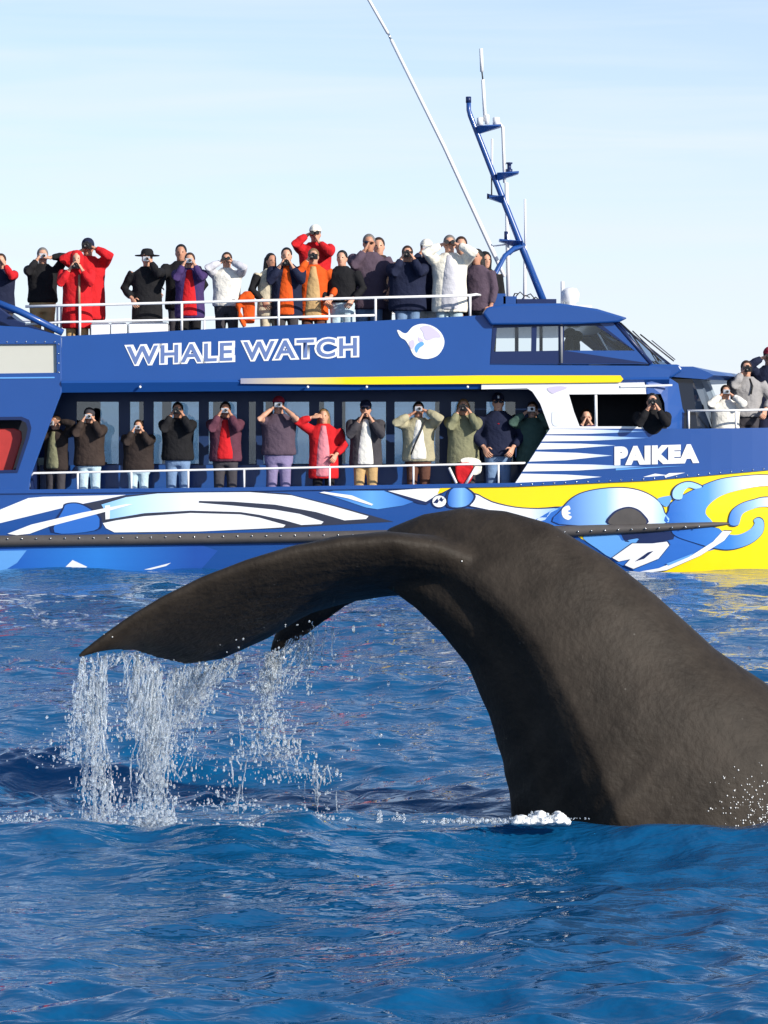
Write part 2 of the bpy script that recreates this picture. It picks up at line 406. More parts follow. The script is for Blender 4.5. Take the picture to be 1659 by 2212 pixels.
art(smoothpoly(eye), g_eye, 4)
art(smoothpoly([(1312, 1132), (1322, 1108), (1346, 1096), (1368, 1096), (1388, 1108), (1397, 1132)]), NAVY, 5)
art(smoothpoly([(1317, 1132), (1326, 1110), (1348, 1099), (1367, 1099), (1385, 1110), (1393, 1132)]), STRAKE, 6)
art(smoothpoly([(1216, 1097), (1228, 1092), (1232, 1100), (1226, 1104), (1233, 1108), (1227, 1112), (1235, 1116), (1228, 1123), (1217, 1118), (1213, 1107)]), WHITE, 5)
ko = [(1440, 1130), (1445, 1103), (1452, 1085), (1495, 1060), (1548, 1038), (1595, 1030), (1659, 1027), (1720, 1036), (1715, 1056), (1659, 1050), (1602, 1058), (1559, 1071), (1531, 1092), (1525, 1110), (1536, 1132)]
art([((u-1590)*1.02+1590, (v-1080)*1.04+1080) for u, v in smoothpoly(ko)], NAVY, 3); art(smoothpoly(ko), g_koru, 4)
cl = [(1455, 1076), (1454, 1060), (1468, 1046), (1491, 1041), (1517, 1051), (1503, 1056), (1488, 1053), (1477, 1063), (1472, 1078)]
art([((u-1485)*1.1+1485, (v-1060)*1.12+1060) for u, v in smoothpoly(cl)], NAVY, 4); art(smoothpoly(cl), g_eye, 5)
art(smoothpoly([(1420, 1078), (1445, 1071), (1452, 1074), (1440, 1095)]), SKYB, 3)
k2 = [(1577, 1132), (1581, 1106), (1602, 1089), (1631, 1080), (1659, 1075), (1715, 1080), (1715, 1100), (1659, 1095), (1631, 1099), (1606, 1111), (1597, 1134)]
art([((u-1630)*1.03+1630, (v-1105)*1.08+1105) for u, v in smoothpoly(k2)], NAVY, 4); art(smoothpoly(k2), g_koru2, 5)
k3 = [(1631, 1124), (1642, 1119), (1653, 1128), (1650, 1153), (1624, 1175), (1584, 1187), (1548, 1185), (1500, 1172), (1459, 1157), (1459, 1140), (1545, 1140), (1566, 1152), (1595, 1156), (1622, 1145), (1633, 1132)]
art([((u-1570)*1.015+1570, (v-1155)*1.06+1155) for u, v in smoothpoly(k3)], NAVY, 3); art(smoothpoly(k3), gradmat('airbrushed_lower_koru', [(0, B_1), (.6, (.05, .22, .62)), (1, (.25, .48, .82))], xp(1459), xp(1660)), 4)
art([(1240, 1140), (1460, 1140), (1500, 1165), (1550, 1186), (1495, 1201), (1423, 1229), (1380, 1238), (1330, 1215)], MIDB, 1)
art(smoothpoly([(1260, 1158), (1330, 1155), (1345, 1168), (1380, 1165), (1330, 1205), (1290, 1185)]), SKYB, 2)
art([(1340, 1150), (1460, 1148), (1455, 1165), (1400, 1176), (1350, 1170)], NAVY, 2)
w1 = [(1582, 1148), (1563, 1147), (1541, 1171), (1495, 1200), (1423, 1228), (1378, 1236), (1405, 1237), (1441, 1232), (1513, 1201), (1566, 1168)]
w2 = [(1323, 1205), (1366, 1174), (1409, 1174), (1441, 1170), (1446, 1178), (1423, 1207), (1369, 1229), (1350, 1221), (1362, 1208), (1337, 1213)]
art([((u-1480)*1.02+1480, (v-1192)*1.04+1192) for u, v in w1], NAVY, 5); art(w1, WHITE, 6)
art([((u-1385)*1.04+1385, (v-1200)*1.06+1200) for u, v in w2], NAVY, 5); art(w2, WHITE, 6)
art([(1372, 1213), (1400, 1193), (1412, 1190), (1392, 1207)], NAVY, 7)
art([(1440, 1218), (1500, 1195), (1490, 1203), (1445, 1222)], SKYB, 7)
# rubbing strakes (bolted rubber fender along the side)
def strake(name, us, vt, vb, out):
    rings = []
    for u, a, b, o in zip(us, vt, vb, out):
        x = xp(u); zc = (zp(a)+zp(b))/2; hz = (zp(a)-zp(b))/2
        y = YB+yhull(x, zc)
        rings.append(((x, y+.02, zc), (0, -(o+.02), 0), (0, 0, hz)))
    b = MB(); b.loft(rings, 12); return bpart(b.build(name, STRAKE, None, True))
st1 = strake('rubbing_strake', [-900, 0, 300, 600, 800, 1000, 1129], [1160, 1156, 1153, 1149, 1145, 1140, 1136], [1186, 1183, 1179, 1174, 1170, 1168, 1166], [.11, .11, .11, .11, .11, .105, .1])
st2 = strake('rubbing_strake', [1130, 1230, 1300, 1400, 1480, 1540, 1572, 1582], [1136, 1134, 1132, 1130, 1128, 1127, 1128, 1130], [1166, 1161, 1157, 1151, 1145, 1140, 1135, 1132], [.1, .1, .1, .1, .09, .07, .04, .02])
def bolts(par, us, vf):
    b = MB()
    for u in us:
        x = xp(u); z = zp(vf(u)); b.ball((x, YB+yhull(x, z)-.108, z), .013, 6, 4)
    o = bpart(b.build('bolts', SILV, None, True), par); tag(o, kind='stuff')
bolts(st1, [18+31*i for i in range(26)], lambda u: 1164-u*.012)
bolts(st2, [1190+29*i for i in range(12)], lambda u: 1150-(u-1190)*.042)
# covering board at deck edge
cb = MB()
for (a, b), (c, d) in zip(SHEER, SHEER[1:]):
    n = 1 if c <= 1110 else 8
    for k in range(n):
        u0 = a+(c-a)*k/n; u1 = a+(c-a)*(k+1)/n; v0 = b+(d-b)*k/n; v1 = b+(d-b)*(k+1)/n
        x0, x1 = xp(u0), xp(u1); z0, z1 = zp(v0), zp(v1); y0, y1 = YB+ybow(x0)+.0, YB+ybow(x1)
        q = [(x0, y0-.03, z0-.035), (x1, y1-.03, z1-.035), (x1, y1-.03, z1+.02), (x0, y0-.03, z0+.02), (x0, y0+.14, z0-.035), (x1, y1+.14, z1-.035), (x1, y1+.14, z1+.02), (x0, y0+.14, z0+.02)]
        cb.add(q, [(0,1,2,3),(4,7,6,5),(3,2,6,7),(0,4,5,1)])
bpart(cb.build('covering_board', BLUE))
bl = MB()
for i in range(24):
    u = 1125+i*24; x = xp(u); z = zp(sheer(u)); bl.ball((x, YB+ybow(x)-.034, z-.01), .012, 6, 4)
tag(bpart(bl.build('bolts', SILV, None, True)), kind='stuff')
# --- decks
ZL, ZU, ZF = zp(1120), zp(786), zp(1035)
bbox('lower_deck', (xp(-880), YB+.09, ZL-.1), (xp(1480), FARY-.09, ZL), DECK)
bbox('upper_deck', (xp(-880), YB+.13, ZU-.09), (xp(1056), FARY-.13, ZU), BLUE)
bbox('deckhead', (xp(60), YB+.13, zp(842)), (xp(1056), FARY-.13, zp(842)+.05), DARK)
bbox('foredeck', (xp(1485), YB+.5, ZF-.08), (xp(2150), FARY-.5, ZF), DECK)
bbox('bridge_deck', (xp(-880), YB+1.6, .15), (xp(1900), FARY-1.6, .6), BLUE)
# --- aft side
aft_out = [(-880, 712), (-60, 700), (60, 707), (132, 725), (133, 848), (100, 935), (66, 1030), (62, 1061), (-880, 1066)]
aft_holes = [[(-260, 746), (121, 743), (122, 805), (-260, 810)], [(-190, 906), (46, 904), (60, 910), (64, 925), (60, 945), (36, 1018), (-190, 1022)]]
aft = plate('aft_side', aft_out, aft_holes, YB, .07, BLUE, world=True, bev=.01)
plate('window_blind', [(-262, 742), (123, 741), (124, 808), (-262, 812)], [], YB+.045, .02, BLIND, aft, world=True)
bf = MB()
for i in range(14): bf.ball((xp(118-i*20.5), YB-.004, zp(738.5)), .011, 6, 4)
for i in range(4): bf.ball((xp(127), YB-.004, zp(744+i*20)), .011, 6, 4)
tag(bpart(bf.build('studs', SILV, None, True), aft), kind='stuff')
plate('opening_trim', [(-192, 903), (47, 900), (63, 907), (68, 924), (63, 947), (38, 1021), (-192, 1025)], [[(-190, 909), (44, 907), (56, 913), (60, 926), (56, 945), (34, 1015), (-190, 1019)]], YB-.012, .04, NAVY, aft, world=True)
prism('red_door_panel', [(-180, 926), (26, 925), (42, 931), (43, 950), (22, 1019), (-180, 1019)], YB+.2, YB+.28, REDP, aft)
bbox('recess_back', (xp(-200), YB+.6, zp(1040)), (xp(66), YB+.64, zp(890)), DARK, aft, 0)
plate('trim_strip', [(-260, 817), (118, 814), (118, 817), (-260, 820)], [], YB-.01, .008, SKYB, aft, world=True)
# upper aft stair canopy
stair = btube('stair_canopy_bar', [(xp(-40), YB+.1, zp(640)), (xp(40), YB+.1, zp(672)), (xp(134), YB+.1, zp(718))], .05, BLUE)
prism('stair_canopy', [(-300, 640), (-20, 652), (30, 690), (118, 722), (-300, 725)], YB+.4, YB+1.6, NAVY)
# --- upper side: long fascia with lean, its lip and the yellow band
lean_u = lambda z: .10*max(0, (z-zp(823)))/.95
fas = plate('upper_side', [(132.5, 726), (350, 715.5), (560, 705), (800, 693), (1050, 680), (1064, 697), (1058, 788), (1405, 790), (1450, 800), (1446, 815), (132.5, 823)], [], YB, .06, BLUE, lean=lean_u, world=True, curve=True)
lip = MB()
for u0, u1 in ((132.5, 560), (560, 1140), (1140, 1446)):
    def lv(u): return 848-(u-132)*.0085 if u < 1141 else 839-(u-1140)*.03
    def tv(u): return 823-(u-132)*.006
    x0, x1 = xp(u0), xp(u1)
    lip.add([(x0, YB-.03, zp(tv(u0))-.03), (x1, YB-.03+ybow(x1), zp(tv(u1))-.03), (x1, YB+.04+ybow(x1), zp(lv(u1))), (x0, YB+.04, zp(lv(u0))), (x0, YB+.1, zp(tv(u0))-.03), (x1, YB+.1+ybow(x1), zp(tv(u1))-.03), (x1, YB+.12+ybow(x1), zp(lv(u1))), (x0, YB+.12, zp(lv(u0)))],
            [(0,3,2,1), (0,1,5,4), (2,3,7,6), (0,4,7,3), (1,2,6,5)])
    lip.add([(x0, YB-.004, zp(tv(u0))+.004), (x1, YB-.004+ybow(x1), zp(tv(u1))+.004), (x1, YB-.03+ybow(x1), zp(tv(u1))-.03), (x0, YB-.03, zp(tv(u0))-.03)], [(0, 3, 2, 1)])
bpart(lip.build('overhang_lip', BLUE))
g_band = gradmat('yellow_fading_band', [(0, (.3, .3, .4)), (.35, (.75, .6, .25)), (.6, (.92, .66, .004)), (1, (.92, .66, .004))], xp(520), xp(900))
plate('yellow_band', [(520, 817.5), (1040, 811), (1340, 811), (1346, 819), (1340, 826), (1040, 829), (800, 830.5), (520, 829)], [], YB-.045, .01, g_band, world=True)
dl = MB()
for u in (303, 665, 792, 1010): dl.ball((xp(u), YB-.035, zp(836)), .02, 8, 5)
tag(bpart(dl.build('deck_lights', WHITE, None, True)), kind='stuff')
# --- lettering
def lettering(name, body, u0, u1, vb0, vb1, cap_px, y, m, off, parent, lean=None):
    cu = bpy.data.curves.new(name, 'FONT'); cu.body = body; cu.size = 1; cu.offset = off; cu.resolution_u = 4; cu.fill_mode = 'FRONT'
    cu.space_character = 1.12 if len(body) > 8 else 1.14
    o = bpy.data.objects.new('tmp', cu); C.objects.link(o)
    dg = bpy.context.evaluated_depsgraph_get(); me = bpy.data.meshes.new_from_object(o.evaluated_get(dg)); bpy.data.objects.remove(o)
    n = len(me.vertices); a = np.empty(n*3); me.vertices.foreach_get('co', a); a = a.reshape(-1, 3)
    x, h = a[:, 0], a[:, 1]
    t = (x-x.min())/(x.max()-x.min()); g = (h-h.min())/(h.max()-h.min())
    u = u0+(u1-u0)*t; vv = vb0+(vb1-vb0)*t-cap_px*g
    X = (u-829.5)*YB/F; Z = EYE-(vv-950)*YB/F
    Y = np.array([y+(lean(z) if lean else 0)+ybow(xx) for xx, z in zip(X, Z)])
    me.vertices.foreach_set('co', np.stack([X, Y, Z], -1).ravel()); me.update()
    return bpart(link(name, me, m), parent)
lettering('lettering', 'WHALE WATCH', 268, 776, 791.5, 772, 47, YB-.008, WHITE, .1, fas, lean_u)
lettering('lettering_fill', 'WHALE WATCH', 273.5, 771, 788, 768.5, 40, YB-.013, GREYL, .016, fas, lean_u)
# emblem: white disc of whale and tail
def logo(outline, m, lvl): return plate('emblem', outline, [], YB-.007-.004*lvl, 0, m, fas, lean=lean_u, world=True)
logo(smoothpoly([(858, 714), (862, 713), (872, 719), (880, 718), (892, 705), (912, 699), (935, 704), (952, 717), (960, 735), (957, 752), (945, 768), (925, 775), (905, 773), (893, 766), (884, 748), (876, 735), (865, 728)]), WHITE, 0)
logo(smoothpoly([(908, 707), (925, 703), (945, 716), (952, 728), (940, 729), (925, 735), (917, 730), (914, 718)]), GREYW, 1)
logo(smoothpoly([(884, 738), (893, 734), (896, 745), (890, 754), (885, 748)]), GREYW, 1)
logo(smoothpoly([(902, 742), (912, 738), (916, 744), (906, 752), (900, 762), (896, 752)]), SKYB, 1)
logo(smoothpoly([(903, 728), (912, 732), (916, 736), (906, 738)]), GREYW, 1)
# --- pilothouse
pil_out = [(1050, 679.5), (1325, 690), (1412, 786), (1058.5, 787), (1064, 697)]
wins = [[(1074, 708), (1149, 705.5), (1148, 758), (1067, 759)], [(1160, 705), (1207, 704), (1207, 757), (1159, 758)], [(1219, 704), (1288, 703), (1372, 757), (1219, 757)]]
pil = plate('pilothouse_side', pil_out, wins, YB+.08, .06, BLUE, world=True)
trim_out = [(1066, 702), (1296, 698), (1401, 784), (1060, 785)]
plate('window_surround', trim_out, wins, YB+.068, .015, NAVY, pil, world=True)
for w in wins: plate('window_pane', w, [], YB+.1, .012, GL_PIL, pil, world=True)
btube('window_post', [(xp(1213), YB+.06, zp(704)), (xp(1213), YB+.06, zp(784))], .02, mat('grey_post', (.25, .26, .28), .4), pil)
for q in ([(1050, 679.5), (1325, 690), (1334, 700), (1064, 700)], [(1066, 762), (1391, 762), (1412, 786), (1058.5, 787)], [(1064, 700.2), (1074, 700.2), (1067, 761.8), (1060, 761.8)], [(1149, 700.2), (1158, 700.2), (1158, 761.8), (1149, 761.8)], [(1209, 700.2), (1217, 700.2), (1217, 761.8), (1209, 761.8)], [(1300, 700.2), (1334, 700.2), (1390, 761.8), (1378, 761.8)]):
    plate('pilothouse_far_frame', q, [], FARY-.14, .06, BLUE, world=True)
roof_out = [(1042, 676), (1052, 664), (1090, 656), (1210, 655), (1290, 667), (1356, 687), (1338, 696), (1240, 701), (1060, 702)]
prism('pilothouse_roof', roof_out, YB-.02, FARY+.02, BLUE, bev=.03)
bbox('pilothouse_floor', (xp(1058), YB+.2, zp(800)), (xp(1440), FARY-.2, zp(790)), DARK)
prism('dashboard', [(1330, 762), (1405, 772), (1412, 788), (1320, 788)], YB+.25, FARY-.25, DARK)
for yy in (YB+1.3, YB+2.1):
    b = MB(); cx = xp(1240 if yy < YB+1.5 else 1262); zt = zp(722 if yy < YB+1.5 else 724)
    b.loft([((cx-.05, yy, zt-.42), (.10, 0, 0), (0, .24, 0)), ((cx-.02, yy, zt-.3), (.09, 0, 0), (0, .25, 0)), ((cx, yy, zt-.08), (.075, 0, 0), (0, .22, 0)), ((cx+.01, yy, zt), (.05, 0, 0), (0, .15, 0))], 14)
    b.ball((cx+.02, yy, zt+.05), (.1, .14, .09))
    bpart(b.build('helm_seat', mat('seat_vinyl', (.02, .022, .03), .6), None, True))
# windshield facets
A0, A1 = Vector((xp(1325), YB+.1, zp(690))), Vector((xp(1408), YB+.1, zp(786)))
B0, B1 = Vector((xp(1345), YB+1.15, zp(692))), Vector((xp(1466), YB+1.15, zp(788)))
C0, C1 = Vector((xp(1345), FARY-1.15, zp(692))), Vector((xp(1466), FARY-1.15, zp(788)))
D0, D1 = Vector((xp(1325), FARY-.1, zp(690))), Vector((xp(1408), FARY-.1, zp(786)))
GL_WS = glassmat('windshield_glass', (.8, .88, .93), .1)
for a0, b0, b1, a1 in ((A0, B0, B1, A1), (B0, C0, C1, B1), (C0, D0, D1, C1)):
    n = (b0-a0).cross(a1-a0).normalized()*.008
    b = MB(); q = [a0, b0, b1, a1]; b.add([p+n for p in q]+[p-n for p in q], [(0,1,2,3),(7,6,5,4),(0,4,5,1),(1,5,6,2),(2,6,7,3),(3,7,4,0)])
    bpart(b.build('windshield_pane', GL_WS), None)
for p, q, r in ((A0, A1, .035), (B0, B1, .03), (C0, C1, .03), (D0, D1, .035), ((B0*.67+C0*.33), (B1*.67+C1*.33), .025), ((B0*.33+C0*.67), (B1*.33+C1*.67), .025)):
    btube('windshield_mullion', [p, q], r, NAVY)
for p, q in ((A0.lerp(A1, .12)+Vector((.04, -.05, .03)), A0.lerp(A1, .9)+Vector((.12, -.02, .05))), (A0.lerp(B0, .45)+Vector((.05, -.04, 0)), A1.lerp(B1, .4)+Vector((.03, -.04, .05))), (B0.lerp(B1, .35)+Vector((.06, -.05, .06)), B1+Vector((.03, -.08, .08)))):
    b = MB(); b.tube([p, q], .012, 6); b.tube([p.lerp(q, .3)+Vector((.02, 0, .03)), q+Vector((.02, 0, .02))], .008, 6)
    bpart(b.build('windshield_wiper', BLACK, None, True))
# front cowling under windshield and cabin brow
prism('windshield_cowl', [(1402, 786), (1468, 787), (1476, 800), (1452, 816), (1402, 816)], YB+.06, FARY-.06, BLUE, bev=.03)
b = MB(); nn = 10
for k in range(1):
    rings = []
    for i in range(nn+1):
        t = i/nn; y = YB+.2+t*5.6; bow = 1-(2*t-1)**2
        xe = xp(1545)+bow*.75
        rings.append([(xp(1440), y, zp(812)), (xp(1440), y, zp(791)), (xp(1500), y, zp(791)), (xe-.1, y, zp(802)), (xe, y, zp(810)), (xe-.12, y, zp(819))])
    vs = [p for r_ in rings for p in r_]; fs = []
    for i in range(nn):
        for j in range(6): fs.append((i*6+j, i*6+(j+1) % 6, (i+1)*6+(j+1) % 6, (i+1)*6+j))
    fs += [tuple(range(6)), tuple(nn*6+i for i in range(6))]
    b.add(vs, fs)
bpart(b.build('cabin_brow', BLUE))
# saloon front in dark glass
b = MB(); rings = []
for i in range(nn+1):
    t = i/nn; y = YB+.3+t*5.4; bow = 1-(2*t-1)**2
    rings.append([(xp(1400), y, zp(930)), (xp(1400), y, zp(816)), (xp(1500)+bow*.5, y, zp(818)), (xp(1512)+bow*.75, y, zp(930))])
vs = [p for r_ in rings for p in r_]; fs = []
for i in range(nn):
    for j in range(4): fs.append((i*4+j, i*4+(j+1) % 4, (i+1)*4+(j+1) % 4, (i+1)*4+j))
fs += [tuple(range(4)), tuple(nn*4+i for i in range(4))]
b.add(vs, fs); bpart(b.build('saloon_front_glass', GL_DK))
# --- white forward side with open window
fw_out = [(1040, 829), (1340, 827), (1392, 826), (1396, 851), (1229, 852), (1240, 890), (1252, 921), (1396, 921), (1396, 926), (1187, 926), (1167, 872), (1150, 846), (1138, 838.5), (1040, 841)]
fw_hole = [(1229, 852), (1372, 851), (1380, 870), (1382, 921), (1252, 921), (1240, 890)]
fw = plate('forward_side', fw_out, [], YB-.012, .07, WHITE, world=True, curve=True)
btube('window_post', [(xp(1287), YB+.02, zp(850)), (xp(1288), YB+.02, zp(922))], .022, RAILW, fw)
plate('painted_motif', smoothpoly([(1182, 838), (1210, 834), (1225, 838), (1205, 846), (1192, 850)]), [], YB-.018, 0, GREYW, fw, world=True)
plate('painted_motif', smoothpoly([(1192, 892), (1203, 888), (1212, 900), (1210, 918), (1194, 918)]), [], YB-.018, 0, mat('pale_blue_paint', (.68, .72, .8), .3), fw, world=True)
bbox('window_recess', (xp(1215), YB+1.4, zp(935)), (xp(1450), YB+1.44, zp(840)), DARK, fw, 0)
fc = plate('cabin_corner', [(1396, 826), (1450, 817), (1468, 828), (1478, 880), (1500, 926), (1396, 926), (1396, 921), (1440, 921), (1436, 870), (1428, 851), (1396, 851)], [], YB-.01, .06, BLUE, world=True, curve=True)
for v in fc.data.vertices:            # roll the corner round towards the front
    v.co.y += .9*max(0, v.co.x-xp(1400))**2
plate('trim_strip', [(1340, 832.5), (1452, 830), (1452, 834), (1340, 837)], [], YB-.03, .012, WHITE, fc, world=True)
bpart(MB().build('x', WHITE)) if False else None
# --- forward bulwark with white streaks
bw = plate('bulwark_side', [(1187, 926), (1396, 926), (1500, 926), (1659, 924), (1900, 905), (2290, 865), (2290, 941), (1900, 986), (1659, 1010.5), (1400, 1032.5), (1111, 1045.5)], [], YB-.011, .07, BLUE, world=True, curve=True)
rk = lambda v: 1187-(v-926)*(76/119)
g_streak = gradmat('fading_streak_paint', [(0, W_B), (.45, W_B), (.8, (.3, .5, .8)), (1, (.05, .16, .5))], xp(1150), xp(1400))
tips = [(926, 938.5, 1400, 932), (940, 954, 1408, 946), (956.5, 971.5, 1330, 962), (975, 997.5, 1322, 984), (1001, 1019, 1392, 1008), (1022.5, 1044, 1300, 1030)]
for a, c, ut, vt_ in tips:
    plate('white_streak', [(rk(a)+1, a+.4), (rk(a)+(ut-rk(a))*.55, a+(vt_-a)*.35), (ut, vt_), (rk(c)+(ut-rk(c))*.45, c-(c-vt_)*.25), (rk(c)+1, c-.4)], [], YB-.0165, 0, g_streak, bw, world=True)
plate('white_streak', [(1330, 1012), (1480, 1006), (1330, 1016)], [], YB-.0165, 0, SKYB, bw, world=True)
plate('white_streak', [(1390, 1030), (1415, 1023), (1438, 1026), (1445, 1022), (1480, 1021), (1440, 1031), (1400, 1034)], [], YB-.0165, 0, WHITE, bw, world=True)
lettering('name_lettering', 'PAIKEA', 1327, 1511, 1005.5, 1000, 41, YB-.023, WHITE, .082, bw)
# foredeck rail
def rail(name, pts, posts, r=.017, m=RAILW):
    ro = btube(name, pts, r, m)
    for a, b_ in posts: btube('post', [a, b_], r*.95, m, ro)
    return ro
def Q(u, v, y): return Vector((xp(u), y, zp(v)))
rail('foredeck_rail', [Q(1488, 887, YB+.22), Q(1600, 886, YB+.26), Q(1760, 882, YB+.55), Q(2000, 870, YB+1.4)], [(Q(1491, 887, YB+.22), Q(1491, 930, YB+.22)), (Q(1594, 886, YB+.26), Q(1594, 930, YB+.26)), (Q(1760, 882, YB+.55), Q(1760, 930, YB+.55))])
# --- lower saloon wall behind the walkway
YC = YB+1.05
bars = [(150, 243), (268, 298), (320, 420), (442, 504), (531, 546), (563, 664), (686, 719), (737, 834), (853, 952), (978, 1030), (1056, 1120)]
kk = YC/YB
def cabin_wall(y, near=True):
    sill, head = (1003, 866) if near else (1010, 858)
    out = [(88, 838), (1215, 838), (1215, 1128), (70, 1128)]
    holes = [[(a, head), (b_, head), (b_, sill), (a, sill)] for a, b_ in bars]
    w = plate('saloon_wall', out, holes, y, .05, mat('saloon_wall_paint', (.012, .035, .12), .4), world=True)
    for a, b_ in bars: plate('window_pane', [(a, head), (b_, head), (b_, sill), (a, sill)], [], y+.018, .01, GL_CAB, w, world=True)
    return w
cabin_wall(YC); cabin_wall(FARY-1.1, False)
bbox('saloon_lower_panel', (xp(70), YC-.03, ZL), (xp(1215), YC-.004, zp(1006)), BLUE, None, 0)
bbox('bulkhead', (xp(1215), YC, ZL), (xp(1222), FARY-1.05, zp(840)), NAVY, None, 0)
bbox('bulkhead', (xp(62), YB+.2, ZL), (xp(68), FARY-.2, zp(990)), NAVY, None, 0)
for u in (200, 380, 560, 740, 920):   # seat rows inside the saloon
    b = MB(); x = xp(u); b.box((x-.25, YC+.5, ZL), (x+.25, FARY-1.6, ZL+.42)); b.box((x-.28, YC+.5, ZL+.42), (x-.18, FARY-1.6, zp(1000)-.02))
    bpart(b.build('seat_row', mat('seat_fabric', (.03, .05, .12), .8)))
# far side
plate('upper_side', [(132, 726), (560, 712), (1050, 690), (1058, 788), (1405, 790), (1450, 815), (132, 848)], [], FARY-.06, .05, BLUE, world=True)
plate('aft_side', [(-880, 712), (132, 725), (133, 848), (66, 1030), (-880, 1066)], [], FARY-.07, .06, BLUE, world=True)
plate('bulwark_side', [(1187, 926), (1500, 926), (1659, 924), (1659, 1010), (1111, 1045)], [], FARY-.3, .05, BLUE, world=True)
# --- rails
zt = lambda u: 661-(u-55)*.0250 if u > 0 else 661
top = [Q(u, zt(u), YB+.16) for u in (52, 170, 390, 600, 811, 1016)]
ur = rail('upper_rail', top+[Q(1030, 634, YB+.3), Q(1045, 632, YB+.9)], [(Q(u, zt(u), YB+.16), Q(u, vb, YB+.16)) for u, vb in ((170, 727), (391, 716), (601, 705), (811, 695), (1016, 685))], .02)
btube('mid_rail', [Q(52, 700, YB+.16), Q(135, 695, YB+.16), Q(390, 690, YB+.16), Q(600, 685, YB+.16), Q(811, 680, YB+.16)], .017, RAILW, ur)
for u in (116, 124): btube('post', [Q(u, 659, YB+.5), Q(u, 710, YB+.5)], .014, RAILW, ur)
rail('upper_rail', [Q(u, zt(u), FARY-.2) for u in (-300, 170, 600, 1016)], [(Q(u, zt(u), FARY-.2), Q(u, 720, FARY-.2)) for u in (-100, 170, 391, 601, 811, 1016)], .02)
zl = lambda u: 1023-(u-65)*.0212
rail('lower_rail', [Q(66, 1028, YB+.05), Q(72, 1022, YB+.05)]+[Q(u, zl(u), YB+.05) for u in (300, 700, 1000, 1136)], [(Q(u, zl(u), YB+.05), Q(u, sheer(u)+1, YB+.05)) for u in (167, 283, 406, 527, 712, 893, 1077)], .016)
# --- lockers on the upper deck
for u0, u1 in ((193, 234), (236, 271), (275, 360)):
    q = MB(); q.box((xp(u0), YB+.2, ZU), (xp(u1), YB+.7, zp(698))); q.box((xp(u0)+.01, YB+.22, zp(698)-.01), (xp(u1)-.01, YB+.68, zp(695)))
    o = bpart(q.build('deck_locker', WHITE)); w = o.modifiers.new('b', 'BEVEL'); w.width = .015; w.segments = 2
# --- mast and aerials
YM = YB+2.6
def M(u, v, dy=0): return Vector(((u-829.5)*YM/F, YM+dy, EYE-(v-950)*YM/F))
mast = btube('mast', [M(1012, 212), M(1012.5, 238), M(1016, 250), M(1125, 528), M(1178, 660)], [.036, .036, .04, .052, .055], BLUE, None, 12)
btube('mast_cap', [M(1012, 209), M(1012, 222)], .042, NAVY, mast, 10)
for s in (-.75, .75):
    btube('mast_strut', [M(1132, 530), M(1108, 539, s*.3), M(1088, 556, s*.5), M(1064, 602, s*.8), M(1036, 660, s)], .036, BLUE, mast, 10)
def shelf(u0, u1, v0, v1):
    b = MB(); a, c = M(u0, v0), M(u1, v1)
    b.add([a+Vector((0, -.18, 0)), c+Vector((0, -.14, 0)), c+Vector((0, .14, 0)), a+Vector((0, .18, 0)), a+Vector((0, -.02, -.12)), c+Vector((0, -.14, -.03)), c+Vector((0, .14, -.03)), a+Vector((0, .02, -.12))], [(0,3,2,1),(4,5,6,7),(0,1,5,4),(1,2,6,5),(2,3,7,6),(3,0,4,7)])
    bpart(b.build('mast_shelf', BLUE), mast)
shelf(1030, 1082, 274, 270); shelf(1073, 1120, 375, 371); shelf(1128, 1078, 522, 517); shelf(1088, 1056, 424, 424)
def aerial(pts, r, name='aerial'):
    r = [q*1.35 for q in r] if isinstance(r, list) else r*1.35
    return btube(name, pts, r, RAILW, mast, 8)
aerial([M(1039, 105), M(1041, 155)], .02); btube('aerial_joint', [M(1041, 155), M(1043, 172)], .011, BLACK, mast); aerial([M(1043, 172), M(1048, 262)], .02)
aerial([M(1075, 262), M(1086, 275), M(1090, 395)], .018); aerial([M(1063, 300), M(1062, 385)], .012); btube('aerial_joint', [M(1062, 385), M(1062, 425)], .011, BLACK, mast)
aerial([M(1094, 395), M(1098, 640)], .022)
btube('aerial_base', [M(1094, 500), M(1094, 520)], .035, NAVY, mast)
aerial([M(1134, 430), M(1134.5, 530)], .012); aerial([M(1134.5, 530), M(1133, 668)], .019)
aerial([M(760, -70), M(797, 0), M(838, 72)], [.014, .018, .018], 'whip_aerial'); btube('aerial_joint', [M(838, 72), M(845, 86)], .017, SILV, mast)
aerial([M(845, 86), M(960, 318), M(1062, 538), M(1090, 598)], [.02, .022, .026, .02], 'whip_aerial')
aerial([M(1062, 532), M(1095, 528)], .008, 'aerial_bracket')
for u, v, r1, h in ((1037, 262, .05, .1), (1052, 260, .035, .16), (1072, 263, .055, .12)):
    p = M(u, v); b = MB(); b.loft([(p-Vector((0, 0, .06)), (r1, 0, 0), (0, r1, 0)), (p+Vector((0, 0, h*.5)), (r1, 0, 0), (0, r1, 0)), (p+Vector((0, 0, h*.6)), (r1*.5, 0, 0), (0, r1*.5, 0))], 12)
    bpart(b.build('navigation_light', WHITE, None, True), mast)
p = M(1100, 368); b = MB(); b.loft([(p-Vector((0, 0, .04)), (.05, 0, 0), (0, .05, 0)), (p+Vector((0, 0, .02)), (.05, 0, 0), (0, .05, 0)), (p+Vector((0, 0, .02)), (.03, 0, 0), (0, .03, 0)), (p+Vector((0, 0, .09)), (.03, 0, 0), (0, .03, 0)), (p+Vector((0, 0, .1)), (.05, 0, 0), (0, .05, 0)), (p+Vector((0, 0, .12)), (.05, 0, 0), (0, .05, 0))], 12)
bpart(b.build('navigation_light', NAVY, None, True), mast)
btube('horn', [M(1052, 424), M(1064, 424), M(1078, 425)], [.045, .02, .018], NAVY, mast)
